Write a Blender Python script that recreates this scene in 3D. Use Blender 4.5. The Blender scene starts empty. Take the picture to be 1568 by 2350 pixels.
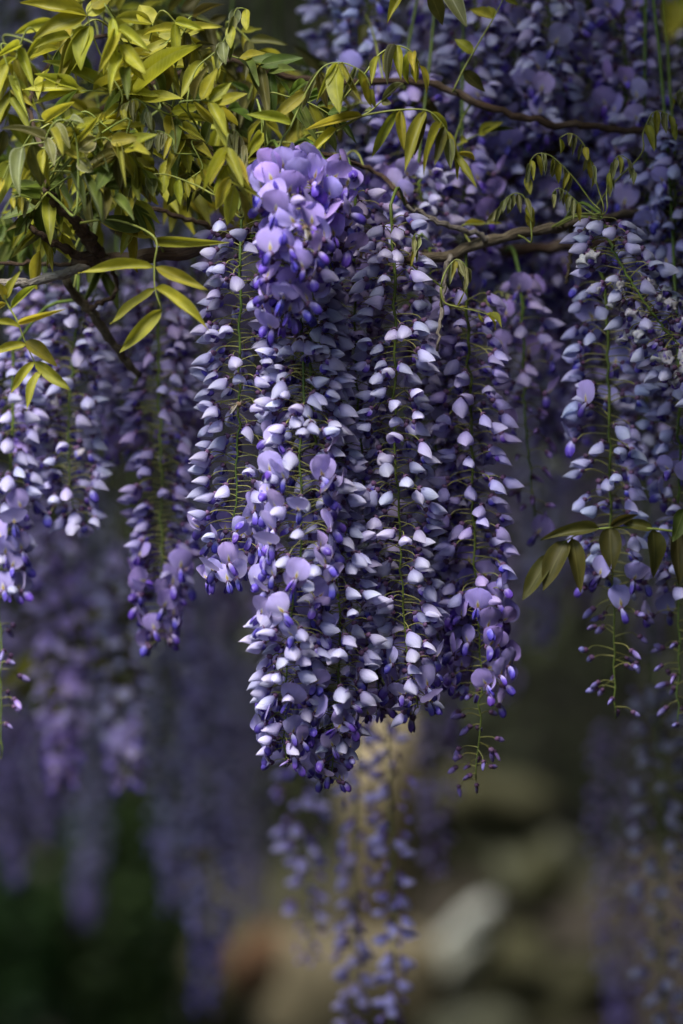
import bpy, math, random
import numpy as np
from mathutils import Vector, Matrix

# ------------------------------------------------------------------ camera, world, sun, exposure
SC = bpy.context.scene
COL = SC.collection
R = math.radians
D0 = 2.40          # metres to the raceme in focus
FW = 0.470         # width of the picture at that distance
ZC = 1.15          # camera height
IW, IH = 1568.0, 2350.0
PX = FW / IW       # metres per picture unit at the focus distance

cd = bpy.data.cameras.new('camera')
cam = bpy.data.objects.new('camera', cd); COL.objects.link(cam)
cam.location = (0, 0, ZC); cam.rotation_euler = (R(90), 0, 0)
cd.sensor_fit = 'HORIZONTAL'; cd.sensor_width = 24.0
cd.lens = 24.0 * D0 / FW
cd.clip_start = 0.05; cd.clip_end = 400
cd.dof.use_dof = True; cd.dof.focus_distance = D0 + 0.0
cd.dof.aperture_fstop = 2.5
SC.camera = cam

SUN_EL, SUN_AZ = R(57), R(-150)      # azimuth from +Y towards +X
w = bpy.data.worlds.new('World'); SC.world = w; w.use_nodes = True
nt = w.node_tree; nt.nodes.clear()
sky = nt.nodes.new('ShaderNodeTexSky'); sky.sky_type = 'NISHITA'; sky.sun_disc = False
sky.sun_elevation = SUN_EL; sky.sun_rotation = SUN_AZ
bg = nt.nodes.new('ShaderNodeBackground'); bg.inputs[1].default_value = 0.05
wo = nt.nodes.new('ShaderNodeOutputWorld')
nt.links.new(sky.outputs[0], bg.inputs[0]); nt.links.new(bg.outputs[0], wo.inputs[0])

sd = bpy.data.lights.new('sun', 'SUN'); sd.energy = 2.0; sd.angle = R(26); sd.color = (1.0, 0.96, 0.9)
sun = bpy.data.objects.new('sun', sd); COL.objects.link(sun)
to_sun = Vector((math.sin(SUN_AZ)*math.cos(SUN_EL), math.cos(SUN_AZ)*math.cos(SUN_EL), math.sin(SUN_EL)))
sun.rotation_euler = to_sun.to_track_quat('Z', 'Y').to_euler()
sun.location = to_sun * 20

SC.view_settings.view_transform = 'Standard'; SC.view_settings.look = 'None'
SC.view_settings.exposure = 1.95; SC.view_settings.gamma = 1.0
SC.view_settings.use_curve_mapping = False
SC.render.engine = 'CYCLES'
SC.cycles.max_bounces = 6; SC.cycles.transparent_max_bounces = 4
SC.cycles.diffuse_bounces = 4; SC.cycles.glossy_bounces = 2; SC.cycles.transmission_bounces = 4
SC.cycles.use_denoising = True
SC.cycles.caustics_reflective = False; SC.cycles.caustics_refractive = False

RNG = random.Random(7)
NP = np.random.default_rng(11)

# ------------------------------------------------------------------ helpers
def P(x, y, dd=0.0):
    """picture point (1568 x 2350 units) at dd metres behind the focus distance"""
    d = D0 + dd
    k = d / D0 * PX
    return Vector(((x - IW/2) * k, d, ZC - (y - IH/2) * k))

def tag(o, label=None, cat=None, group=None, kind=None):
    if label: o['label'] = label
    if cat: o['category'] = cat
    if group: o['group'] = group
    if kind: o['kind'] = kind
    return o

def empty(name, loc):
    o = bpy.data.objects.new(name, None); COL.objects.link(o); o.location = loc
    o.empty_display_size = 0.01
    return o

def link(name, me, parent=None, mat=None):
    o = bpy.data.objects.new(name, me); COL.objects.link(o)
    if parent is not None: o.parent = parent
    if mat is not None: o.matrix_basis = mat
    return o

class MB:
    """collects vertices, faces, uvs and material indices"""
    def __init__(self):
        self.v = []; self.f = []; self.uv = []; self.m = []; self.n = 0
    def add(self, v, f, uv=None, m=0):
        v = np.asarray(v, float)
        self.v.append(v)
        n = self.n
        for q in f: self.f.append(tuple(i + n for i in q))
        self.m += [m] * len(f)
        self.uv.append(np.asarray(uv, float) if uv is not None else np.zeros((len(v), 2)))
        self.n += len(v)
        return self
    def addmb(self, o, M=None):
        for part in o.parts():
            v = part[0]
            if M is not None:
                A = np.array(M); v = v @ A[:3, :3].T + A[:3, 3]
            self.add(v, part[1], part[2], 0); self.m[-len(part[1]):] = part[3]
        return self
    def parts(self):
        return [(np.concatenate(self.v), self.f, np.concatenate(self.uv), self.m)]
    def mesh(self, name, mats, smooth=True):
        me = bpy.data.meshes.new(name)
        V = np.concatenate(self.v)
        me.from_pydata(V.tolist(), [], self.f)
        UV = np.concatenate(self.uv)
        lay = me.uv_layers.new(name='UVMap')
        idx = np.zeros(len(me.loops), dtype=np.int32)
        me.loops.foreach_get('vertex_index', idx)
        lay.data.foreach_set('uv', UV[idx].astype(np.float32).ravel())
        for m in (mats if isinstance(mats, (list, tuple)) else [mats]): me.materials.append(m)
        me.polygons.foreach_set('material_index', self.m)
        if smooth: me.polygons.foreach_set('use_smooth', [True] * len(self.f))
        me.update()
        return me

def catmull(pts, n):
    """n samples along a Catmull-Rom spline through pts (rows)"""
    p = np.array([list(q) for q in pts], float)
    if len(p) == 2:
        t = np.linspace(0, 1, n)[:, None]; return p[0] * (1 - t) + p[1] * t
    q = np.vstack([2 * p[0] - p[1], p, 2 * p[-1] - p[-2]])
    L = np.concatenate([[0], np.cumsum(np.linalg.norm(np.diff(p, axis=0), axis=1))])
    out = []
    for s in np.linspace(0, L[-1], n):
        i = min(np.searchsorted(L, s, side='right') - 1, len(p) - 2)
        t = (s - L[i]) / max(L[i+1] - L[i], 1e-9)
        a, b, c, d = q[i], q[i+1], q[i+2], q[i+3]
        out.append(0.5 * ((2*b) + (c-a)*t + (2*a-5*b+4*c-d)*t*t + (3*b-a-3*c+d)*t**3))
    return np.array(out)

def tube(pts, radii, ns=6, m=0, mb=None, cap=True):
    mb = mb or MB()
    p = np.array([list(q) for q in pts], float); n = len(p)
    r = np.interp(np.linspace(0, 1, n), np.linspace(0, 1, len(radii)), radii)
    T = np.gradient(p, axis=0); T /= np.linalg.norm(T, axis=1)[:, None] + 1e-12
    up = np.array([0.31, 0.9, 0.17]); V = []; UV = []
    a = np.cross(T[0], up); a /= np.linalg.norm(a)
    for i in range(n):
        a = a - T[i] * a.dot(T[i]); a /= np.linalg.norm(a) + 1e-12
        b = np.cross(T[i], a)
        for k in range(ns):
            th = 2 * math.pi * k / ns
            V.append(p[i] + r[i] * (math.cos(th) * a + math.sin(th) * b)); UV.append((i / (n - 1), k / ns))
    F = []
    for i in range(n - 1):
        for k in range(ns):
            F.append((i*ns + k, i*ns + (k+1) % ns, (i+1)*ns + (k+1) % ns, (i+1)*ns + k))
    if cap:
        F.append(tuple(range(ns - 1, -1, -1))); F.append(tuple(range((n-1)*ns, n*ns)))
    mb.add(V, F, UV, m)
    return mb

COARSE = False
def sheet(fn, ns, nt, m=0, mb=None):
    """surface fn(s in 0..1, t in -1..1)"""
    mb = mb or MB(); V = []; UV = []; F = []
    if COARSE: ns, nt = (ns + 1)//2, 4 if nt > 4 else nt
    for i in range(ns + 1):
        for j in range(nt + 1):
            s, t = i / ns, 2 * j / nt - 1
            V.append(fn(s, t)); UV.append((s, (t + 1) / 2))
    for i in range(ns):
        for j in range(nt):
            a = i * (nt + 1) + j
            F.append((a, a + 1, a + nt + 2, a + nt + 1))
    mb.add(V, F, UV, m)
    return mb

# ------------------------------------------------------------------ materials
def newmat(name):
    m = bpy.data.materials.new(name); m.use_nodes = True
    t = m.node_tree; t.nodes.clear()
    return m, t
def N(t, kind, **kw):
    n = t.nodes.new(kind)
    for k, v in kw.items(): setattr(n, k, v)
    return n
def ramp(t, fac, stops, interp='LINEAR'):
    r = N(t, 'ShaderNodeValToRGB'); r.color_ramp.interpolation = interp
    e = r.color_ramp.elements
    while len(e) < len(stops): e.new(0.5)
    for el, (p, c) in zip(e, stops):
        el.position = p; el.color = (*c, 1) if len(c) == 3 else c
    t.links.new(fac, r.inputs[0]); return r.outputs[0]
def mix(t, a, b, fac, mode='MIX'):
    n = N(t, 'ShaderNodeMix', data_type='RGBA', blend_type=mode)
    for sock, val in ((n.inputs[0], fac), (n.inputs[6], a), (n.inputs[7], b)):
        if hasattr(val, 'is_linked'): t.links.new(val, sock)
        elif isinstance(val, (tuple, list)): sock.default_value = (*val, 1)
        else: sock.default_value = val
    return n.outputs[2]
def math_(t, op, a, b=None, clamp=False):
    n = N(t, 'ShaderNodeMath', operation=op); n.use_clamp = clamp
    for i, v in enumerate((a, b)):
        if v is None: continue
        if hasattr(v, 'is_linked'): t.links.new(v, n.inputs[i])
        else: n.inputs[i].default_value = v
    return n.outputs[0]
def finish(t, m, col, rough=0.5, transl=0.0, tcol=None, bump=None, bstr=0.2, bdist=0.001, spec=0.3, sheen=0.0):
    b = N(t, 'ShaderNodeBsdfPrincipled')
    if hasattr(col, 'is_linked'): t.links.new(col, b.inputs['Base Color'])
    else: b.inputs['Base Color'].default_value = (*col, 1)
    b.inputs['Roughness'].default_value = rough
    b.inputs['Specular IOR Level'].default_value = spec
    if sheen:
        b.inputs['Sheen Weight'].default_value = sheen
    if bump is not None:
        bn = N(t, 'ShaderNodeBump'); bn.inputs['Strength'].default_value = bstr; bn.inputs['Distance'].default_value = bdist
        t.links.new(bump, bn.inputs['Height']); t.links.new(bn.outputs[0], b.inputs['Normal'])
    out = N(t, 'ShaderNodeOutputMaterial'); last = b.outputs[0]
    if transl > 0:
        tr = N(t, 'ShaderNodeBsdfTranslucent')
        c = tcol if tcol is not None else col
        if hasattr(c, 'is_linked'): t.links.new(c, tr.inputs[0])
        else: tr.inputs[0].default_value = (*c, 1)
        ms = N(t, 'ShaderNodeMixShader'); ms.inputs[0].default_value = transl
        t.links.new(last, ms.inputs[1]); t.links.new(tr.outputs[0], ms.inputs[2]); last = ms.outputs[0]
    t.links.new(last, out.inputs[0])
    return m
def uvsplit(t):
    uv = N(t, 'ShaderNodeUVMap'); sp = N(t, 'ShaderNodeSeparateXYZ')
    t.links.new(uv.outputs[0], sp.inputs[0])
    v = math_(t, 'ABSOLUTE', math_(t, 'SUBTRACT', math_(t, 'MULTIPLY', sp.outputs[1], 2.0), 1.0))
    return uv, sp.outputs[0], sp.outputs[1], v
def objvar(t, col, amt=0.25, hue=True):
    """object colour times a per-object value spread"""
    oi = N(t, 'ShaderNodeObjectInfo')
    c = mix(t, col, oi.outputs['Color'], 1.0, 'MULTIPLY')
    hs = N(t, 'ShaderNodeHueSaturation')
    mr = N(t, 'ShaderNodeMapRange'); mr.inputs[3].default_value = 1 - amt; mr.inputs[4].default_value = 1 + amt * 0.7
    t.links.new(oi.outputs['Random'], mr.inputs[0])
    t.links.new(mr.outputs[0], hs.inputs['Value'])
    if hue:
        mh = N(t, 'ShaderNodeMapRange'); mh.inputs[3].default_value = 0.485; mh.inputs[4].default_value = 0.515
        f = math_(t, 'FRACT', math_(t, 'MULTIPLY', oi.outputs['Random'], 7.31))
        t.links.new(f, mh.inputs[0]); t.links.new(mh.outputs[0], hs.inputs['Hue'])
    t.links.new(c, hs.inputs['Color'])
    return hs.outputs[0]
def veins(t, uv, sx=2.0, sy=26.0, scale=1.0):
    mp = N(t, 'ShaderNodeMapping'); mp.inputs['Scale'].default_value = (sx, sy, 1)
    t.links.new(uv.outputs[0], mp.inputs[0])
    nz = N(t, 'ShaderNodeTexNoise'); nz.inputs['Scale'].default_value = scale; nz.inputs['Detail'].default_value = 3
    t.links.new(mp.outputs[0], nz.inputs['Vector'])
    return nz.outputs['Fac']

def mat_pale():
    m, t = newmat('banner_mature')
    uv, s, v, av = uvsplit(t)
    c = ramp(t, s, [(0.0, (0.24, 0.18, 0.40)), (0.2, (0.40, 0.375, 0.64)), (0.5, (0.53, 0.52, 0.78)), (0.88, (0.64, 0.63, 0.84)), (1.0, (0.57, 0.53, 0.72))])
    vn = veins(t, uv)
    c = mix(t, c, (0.40, 0.36, 0.66), math_(t, 'MULTIPLY', ramp(t, vn, [(0.42, (0, 0, 0)), (0.62, (1, 1, 1))]), 0.35))
    c = objvar(t, c, 0.2)
    return finish(t, m, c, 0.55, 0.38, bump=vn, bstr=0.35, bdist=0.0012, spec=0.2, sheen=0.15)
def mat_open():
    m, t = newmat('banner_open')
    uv, s, v, av = uvsplit(t)
    vn = veins(t, uv, 2.0, 18.0)
    c = ramp(t, s, [(0.0, (0.54, 0.50, 0.76)), (0.4, (0.46, 0.40, 0.75)), (1.0, (0.41, 0.34, 0.72))])
    c = mix(t, c, (0.42, 0.33, 0.64), math_(t, 'MULTIPLY', ramp(t, vn, [(0.42, (0, 0, 0)), (0.62, (1, 1, 1))]), 0.4))
    c = objvar(t, c, 0.18)
    # pigment: white halo with a yellow blotch at the foot of the petal
    k = math_(t, 'ADD', math_(t, 'MULTIPLY', math_(t, 'ABSOLUTE', math_(t, 'SUBTRACT', s, 0.2)), 3.0), math_(t, 'MULTIPLY', av, 3.6))
    c = mix(t, c, (0.74, 0.70, 0.66), ramp(t, k, [(0.55, (1, 1, 1)), (0.95, (0, 0, 0))]))
    c = mix(t, c, (0.62, 0.46, 0.09), ramp(t, k, [(0.32, (1, 1, 1)), (0.62, (0, 0, 0))]))
    return finish(t, m, c, 0.5, 0.3, bump=vn, bstr=0.3, bdist=0.001, spec=0.25, sheen=0.15)
def mat_keel():
    m, t = newmat('keel_violet')
    uv, s, v, av = uvsplit(t)
    c = ramp(t, s, [(0.0, (0.58, 0.55, 0.72)), (0.22, (0.40, 0.36, 0.66)), (0.5, (0.13, 0.085, 0.48)), (1.0, (0.10, 0.05, 0.38))])
    c = objvar(t, c, 0.35)
    return finish(t, m, c, 0.42, 0.18, spec=0.35, sheen=0.1)
def mat_bud():
    m, t = newmat('bud_violet')
    uv, s, v, av = uvsplit(t)
    c = ramp(t, s, [(0.0, (0.13, 0.08, 0.22)), (0.3, (0.20, 0.14, 0.40)), (0.7, (0.34, 0.28, 0.60)), (1.0, (0.22, 0.16, 0.50))])
    c = objvar(t, c, 0.3)
    return finish(t, m, c, 0.5, 0.15, spec=0.3, sheen=0.1)
def mat_wither():
    m, t = newmat('banner_withered')
    uv, s, v, av = uvsplit(t)
    nz = veins(t, uv, 5, 9)
    c = ramp(t, nz, [(0.3, (0.36, 0.33, 0.46)), (0.55, (0.58, 0.56, 0.62)), (0.75, (0.50, 0.44, 0.30))])
    c = objvar(t, c, 0.2)
    return finish(t, m, c, 0.6, 0.3, bump=nz, bstr=0.6, bdist=0.002, spec=0.2)
def mat_plain(name, col, rough=0.55, transl=0.0, amt=0.2, nscale=120, spec=0.3, namp=0.35, bdist=0.0006, bstr=0.4):
    m, t = newmat(name)
    tc = N(t, 'ShaderNodeTexCoord'); nz = N(t, 'ShaderNodeTexNoise'); nz.inputs['Scale'].default_value = nscale; nz.inputs['Detail'].default_value = 4
    t.links.new(tc.outputs['Object'], nz.inputs['Vector'])
    c = mix(t, col, tuple(x * (1 - namp) for x in col), ramp(t, nz.outputs['Fac'], [(0.35, (0, 0, 0)), (0.65, (1, 1, 1))]))
    c = objvar(t, c, amt)
    return finish(t, m, c, rough, transl, bump=nz.outputs['Fac'], bstr=bstr, bdist=bdist, spec=spec)
def mat_leaf(name, c1, c2, rim, rimamt, transl=0.5, tcol=None, rough=0.5, amt=0.3):
    m, t = newmat(name)
    uv, s, v, av = uvsplit(t)
    tc = N(t, 'ShaderNodeTexCoord'); nz = N(t, 'ShaderNodeTexNoise'); nz.inputs['Scale'].default_value = 3.0; nz.inputs['Detail'].default_value = 4
    mp = N(t, 'ShaderNodeMapping'); mp.inputs['Scale'].default_value = (1.6, 1.2, 1)
    oi = N(t, 'ShaderNodeObjectInfo'); t.links.new(oi.outputs['Location'], mp.inputs['Location'])
    t.links.new(uv.outputs[0], mp.inputs[0]); t.links.new(mp.outputs[0], nz.inputs['Vector'])
    c = mix(t, c1, c2, ramp(t, nz.outputs['Fac'], [(0.32, (0, 0, 0)), (0.68, (1, 1, 1))]))
    # side veins: a wave slanting off the midrib
    ph = math_(t, 'SUBTRACT', math_(t, 'MULTIPLY', s, 60.0), math_(t, 'MULTIPLY', av, 16.0))
    sv = math_(t, 'POWER', math_(t, 'ABSOLUTE', math_(t, 'SINE', ph)), 6.0)
    mid = ramp(t, av, [(0.03, (1, 1, 1)), (0.10, (0, 0, 0))])
    c = mix(t, c, rim, math_(t, 'MULTIPLY', sv, 0.10))
    c = mix(t, c, rim, math_(t, 'MULTIPLY', mid, 0.55))
    c = mix(t, c, rim, math_(t, 'MULTIPLY', ramp(t, av, [(0.80, (0, 0, 0)), (0.97, (1, 1, 1))]), rimamt))
    c = objvar(t, c, amt)
    return finish(t, m, c, rough, transl, bump=math_(t, 'ADD', sv, math_(t, 'MULTIPLY', mid, -2.0)), bstr=0.25, bdist=0.0006, spec=0.4, sheen=0.1)
def mat_bark(name, c1, c2, c3):
    m, t = newmat(name)
    uv = N(t, 'ShaderNodeUVMap'); mp = N(t, 'ShaderNodeMapping'); mp.inputs['Scale'].default_value = (14, 7, 1)
    t.links.new(uv.outputs[0], mp.inputs[0])
    n1 = N(t, 'ShaderNodeTexNoise'); n1.inputs['Scale'].default_value = 2.0; n1.inputs['Detail'].default_value = 6
    t.links.new(mp.outputs[0], n1.inputs['Vector'])
    tc = N(t, 'ShaderNodeTexCoord'); n2 = N(t, 'ShaderNodeTexNoise'); n2.inputs['Scale'].default_value = 35; n2.inputs['Detail'].default_value = 5
    t.links.new(tc.outputs['Object'], n2.inputs['Vector'])
    c = mix(t, c1, c2, ramp(t, n1.outputs['Fac'], [(0.35, (0, 0, 0)), (0.65, (1, 1, 1))]))
    c = mix(t, c, c3, ramp(t, n2.outputs['Fac'], [(0.55, (0, 0, 0)), (0.72, (1, 1, 1))]))
    h = math_(t, 'ADD', n1.outputs['Fac'], n2.outputs['Fac'])
    return finish(t, m, c, 0.85, bump=h, bstr=0.9, bdist=0.003, spec=0.2)
def mat_rock(name, c1, c2, c3):
    m, t = newmat(name)
    tc = N(t, 'ShaderNodeTexCoord')
    n1 = N(t, 'ShaderNodeTexNoise'); n1.inputs['Scale'].default_value = 6; n1.inputs['Detail'].default_value = 7
    n2 = N(t, 'ShaderNodeTexNoise'); n2.inputs['Scale'].default_value = 2.3; n2.inputs['Detail'].default_value = 5
    for n in (n1, n2): t.links.new(tc.outputs['Object'], n.inputs['Vector'])
    c = mix(t, c1, c2, ramp(t, n1.outputs['Fac'], [(0.35, (0, 0, 0)), (0.65, (1, 1, 1))]))
    c = mix(t, c, c3, ramp(t, n2.outputs['Fac'], [(0.5, (0, 0, 0)), (0.66, (1, 1, 1))]))
    return finish(t, m, c, 0.9, bump=n1.outputs['Fac'], bstr=0.8, bdist=0.02, spec=0.2)

M = {}
M['pale'] = mat_pale(); M['open'] = mat_open(); M['keel'] = mat_keel(); M['bud'] = mat_bud(); M['wither'] = mat_wither()
M['calyx'] = mat_plain('calyx_mauve', (0.15, 0.075, 0.17), 0.6, 0, 0.3)
M['pedicel'] = mat_plain('pedicel_green', (0.26, 0.26, 0.075), 0.6, 0, 0.2)
M['stem'] = mat_plain('raceme_stem_green', (0.11, 0.17, 0.03), 0.5, 0, 0.15, nscale=200)
M['lstem'] = mat_plain('leaf_stalk_green', (0.24, 0.28, 0.06), 0.5, 0, 0.2)
M['leaf'] = mat_leaf('leaf_yellow_green', (0.46, 0.43, 0.030), (0.30, 0.30, 0.025), (0.46, 0.45, 0.12), 0.25)
M['leafg'] = mat_leaf('leaf_green', (0.13, 0.19, 0.025), (0.085, 0.12, 0.02), (0.26, 0.29, 0.09), 0.2)
M['leafy'] = mat_leaf('leaf_young_downy', (0.20, 0.21, 0.055), (0.14, 0.15, 0.045), (0.50, 0.50, 0.30), 0.85, 0.3, rough=0.6)
M['leafo'] = mat_leaf('leaf_bronze_green', (0.13, 0.115, 0.02), (0.085, 0.085, 0.018), (0.23, 0.21, 0.06), 0.2)
M['bark'] = mat_bark('bark_brown', (0.085, 0.052, 0.032), (0.045, 0.03, 0.022), (0.17, 0.13, 0.095))
M['barkg'] = mat_bark('bark_grey', (0.24, 0.21, 0.18), (0.13, 0.11, 0.09), (0.34, 0.31, 0.27))
M['barko'] = mat_bark('bark_olive', (0.12, 0.095, 0.06), (0.07, 0.055, 0.038), (0.19, 0.16, 0.11))
FMATS = [M['pedicel'], M['calyx'], M['pale'], M['open'], M['keel'], M['bud'], M['wither']]

# ------------------------------------------------------------------ floret shapes (metres; +X away from the stem, +Z up)
PLEN = [0.004, 0.008, 0.012, 0.016, 0.020, 0.024]
def pedicel_mb(L, k):
    mb = MB()
    rise = (0.10, 0.20, -0.06)[k % 3] * L
    pts = catmull([(-0.0005, 0, 0), (0.35*L, 0.03*L*(k-1), 0.6*rise + 0.02*L), (0.75*L, 0.05*L*(k-1), rise), (L*0.98, 0.04*L*(k-1), rise - 0.14*L)], 6)
    tube(pts, [0.00055, 0.00042, 0.00048], 5, 0, mb, cap=False)
    e = pts[-1]
    # calyx: a small lopsided cup
    prof = [(-0.0008, 0.0005), (0.0004, 0.0019), (0.0018, 0.0026), (0.0034, 0.0027), (0.0040, 0.0020)]
    V, UV, F = [], [], []
    for i, (x, r) in enumerate(prof):
        for j in range(7):
            a = 2*math.pi*j/7
            V.append((e[0] + x + (0.0006*math.sin(3*a) if i > 2 else 0), e[1] + r*math.cos(a), e[2] + r*math.sin(a) - 0.0004)); UV.append((i/4, j/7))
    for i in range(4):
        for j in range(7):
            F.append((i*7+j, i*7+(j+1) % 7, (i+1)*7+(j+1) % 7, (i+1)*7+j))
    mb.add(V, F, UV, 1)
    return mb, (e[0] + 0.0022, e[1], e[2])

def centre(L, a0, a1, n=24, pw=1.0):
    """arc in the XZ plane: list of (x, z, angle)"""
    out = []; x = z = 0.0
    for i in range(n + 1):
        s = i / n; a = a0 + (a1 - a0) * s**pw
        out.append((x, z, a)); x += L/n*math.cos(a); z += L/n*math.sin(a)
    return out
def at(c, s):
    i = min(int(s * (len(c)-1)), len(c)-2); f = s*(len(c)-1) - i
    return tuple(c[i][k]*(1-f) + c[i+1][k]*f for k in range(3))

def banner_mature(k):
    r = random.Random(100 + k)
    L = 0.0190 * r.uniform(0.92, 1.1); W = 0.0064 * r.uniform(0.9, 1.15)
    c = centre(L, R(r.uniform(-14, 14)), R(r.uniform(-62, -40)), pw=0.8)
    A = R(r.uniform(112, 142)); asym = r.uniform(-0.35, 0.35); tw = r.uniform(-0.4, 0.4); ph = r.uniform(0, 6)
    tipup = r.uniform(0, 0.0022); crease = r.uniform(0.0004, 0.0013)
    def f(s, t):
        x, z, a = at(c, s)
        q = 0.05 + 0.95 * s
        wd = W * max(0.0, math.sin(math.pi * q ** 1.0)) ** 0.75 if s < 1 else 0.0
        th = t * A * (1.10 - 0.30 * s) + asym * s
        y = wd * math.sin(th); dn = wd * (1 - math.cos(th)) * 0.80
        dn -= crease * math.exp(-(t/0.2)**2) * math.sin(math.pi*s)
        fl = 0.0013 * abs(t)**3 * math.sin(5*s + ph) * s
        nx, nz = -math.sin(a), math.cos(a)
        xx = x - nx*(dn+fl); zz = z - nz*(dn+fl) + tipup * max(0, s-0.75)/0.25
        yy = y + tw*0.004*s*s + fl
        return (xx, yy, zz)
    return sheet(f, 8, 8, 2)
def banner_open(k):
    r = random.Random(200 + k)
    L = 0.0185 * r.uniform(0.92, 1.08); W = 0.0100 * r.uniform(0.93, 1.08)
    tilt = R((100, 82, 118, 66)[k % 4] + r.uniform(-6, 6))      # direction of the blade: 90 = straight up
    curl = R(r.uniform(18, 50)); cup = (0.35, -0.5, 0.15, -0.25)[k % 4]; ph = r.uniform(0, 6)
    c = centre(L, tilt - R(22), tilt + curl, pw=1.2)
    def f(s, t):
        x, z, a = at(c, s)
        u = 2*s - 1
        wd = W * (max(0, 1 - abs(u)**2.5)) ** 0.5 * (0.80 + 0.25*min(1, s*1.6)) if 0 < s < 1 else (0.0016 if s == 0 else W*0.20)
        if s >= 0.999: wd = W*0.16
        y = wd * t
        q = abs(t) * wd / W
        nx, nz = math.sin(a), -math.cos(a)        # towards the front of the flower
        off = cup * 0.006 * q*q + 0.0010*math.exp(-(t/0.14)**2)*(1-s) - 0.0007*math.exp(-(t/0.10)**2)*s
        off += 0.0007 * math.sin(7*s + 4*t + ph) * q
        return (x + nx*off, y * (1 - 0.10*abs(cup)*q), z + nz*off)
    return sheet(f, 8, 8, 3)
def banner_wither(k):
    r = random.Random(300 + k)
    L = 0.013; W = 0.0055
    c = centre(L, R(r.uniform(-10, 30)), R(r.uniform(-110, -70)))
    ph = [r.uniform(0, 6) for _ in range(4)]
    def f(s, t):
        x, z, a = at(c, s)
        wd = W * max(0, math.sin(math.pi*(0.08+0.9*s)**0.9))**0.6
        th = t * R(125)
        cr = 0.0012 * (math.sin(9*s + 5*t + ph[0]) + math.sin(6*t - 7*s + ph[1]))
        dn = wd*(1-math.cos(th)) + cr
        return (x + math.sin(a)*dn, wd*math.sin(th) + 0.001*math.sin(8*s+ph[2]+3*t), z - math.cos(a)*dn)
    return sheet(f, 8, 8, 6)
def keel_mb(k, open_=False):
    """two rounded wing petals pressed together round the keel"""
    r = random.Random(400 + k + (50 if open_ else 0))
    if open_:
        L = 0.0135 * r.uniform(0.88, 1.1); c = centre(L, R(r.uniform(-46, -12)), R(r.uniform(-105, -66))); Hh = 0.0036 * r.uniform(.9, 1.15)
    else:
        L = 0.0100 * r.uniform(0.85, 1.12); c = centre(L, R(r.uniform(-64, -40)), R(r.uniform(-85, -20))); Hh = 0.0036 * r.uniform(.9, 1.15)
    mb = MB(); gap = r.uniform(0.0, 0.10) * (1.6 if open_ else 1.0)
    for side in (-1, 1):
        sl = 1 + r.uniform(-.08, .08); ph = r.uniform(0, 6); lift = r.uniform(-.0006, .0006)
        def f(s, t, side=side, sl=sl, ph=ph, lift=lift):
            x, z, a = at(c, min(1, s*sl) if s*sl < 1 else 1)
            pr = max(0.0, math.sin(math.pi*(0.06 + 0.94*s**1.35)))**0.55 if s < 1 else 0.0
            lx = t * Hh * pr + lift*s
            ly = side * (0.00025 + 0.0024*pr*(1 - abs(t)**1.7) + gap*0.012*s*s) + 0.0004*math.sin(6*s+ph+2*t)*s
            return (x - math.sin(a)*lx, ly, z + math.cos(a)*lx)
        sheet(f, 6, 5, 4, mb)
    return mb
def bud_mb(k):
    r = random.Random(500 + k)
    L = 0.0105 * (0.75, 1.0, 1.25)[k % 3]; c = centre(L, R(r.uniform(-25, 5)), R(r.uniform(-20, 25)))
    V, UV, F = [], [], []; ns, nt = 7, 7
    for i in range(ns + 1):
        s = i / ns; x, z, a = at(c, s)
        pr = max(0.05, math.sin(math.pi*(0.12+0.86*s**1.0))**0.8)
        for j in range(nt):
            th = 2*math.pi*j/nt
            V.append((x - math.sin(a)*math.cos(th)*0.0029*pr, math.sin(th)*0.0018*pr, z + math.cos(a)*math.cos(th)*0.0029*pr)); UV.append((s, j/nt))
    for i in range(ns):
        for j in range(nt):
            F.append((i*nt+j, i*nt+(j+1) % nt, (i+1)*nt+(j+1) % nt, (i+1)*nt+j))
    F.append(tuple(range(ns*nt, ns*nt+nt)))
    mb = MB(); mb.add(V, F, UV, 5)
    return mb

PED = {}
for i, L in enumerate(PLEN):
    for k in range(3):
        mb, e = pedicel_mb(L, k); PED[(i, k)] = (mb, e)
def shapes():
    return {'mature': [(banner_mature(k), keel_mb(k)) for k in range(6)],
             'open': [(banner_open(k), keel_mb(k, True)) for k in range(6)],
             'wither': [(banner_wither(k), keel_mb(k)) for k in range(4)],
             'bud': [(bud_mb(k), None) for k in range(3)]}
SHAPE = shapes()
COARSE = True; SHAPEF = shapes(); COARSE = False
PEDME = {k: v[0].mesh('floret', FMATS) for k, v in PED.items()}
SHME = {}
for st, L in SHAPE.items():
    for i, (a, b) in enumerate(L):
        SHME[(st, i)] = (a.mesh('banner_petal' if st != 'bud' else 'bud_petals', FMATS), b.mesh('keel_petal', FMATS) if b else None)

# ------------------------------------------------------------------ branches first (racemes and leaves hang from them)
ANCH = []        # sample points of all woody branches
def branch(name, label, pts, rad, mat, group=None, n=None, knots=True, cat='branch', parent=None, reg=True):
    """pts: (x, y, dd) picture points; rad in picture units"""
    p3 = [P(*q) for q in pts]
    n = n or max(12, 5 * len(pts))
    c = catmull(p3, n)
    base = Vector(c[0])
    if knots:
        c = c + NP.normal(0, 0.0008, c.shape)
    rr = np.interp(np.linspace(0, 1, n), np.linspace(0, 1, len(rad)), rad) * PX
    if knots:
        rr = rr * (1 + 0.12 * np.sin(np.arange(n) * 1.9) + NP.normal(0, 0.06, n))
    mb = tube(c - np.array(base), list(rr), 9)
    o = link(name, mb.mesh(name, M[mat]))
    o.location = base
    if parent is None: tag(o, label, cat, group)
    if reg:
        cc = catmull(p3, 60)
        for q in cc: ANCH.append(q)
    return o

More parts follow.
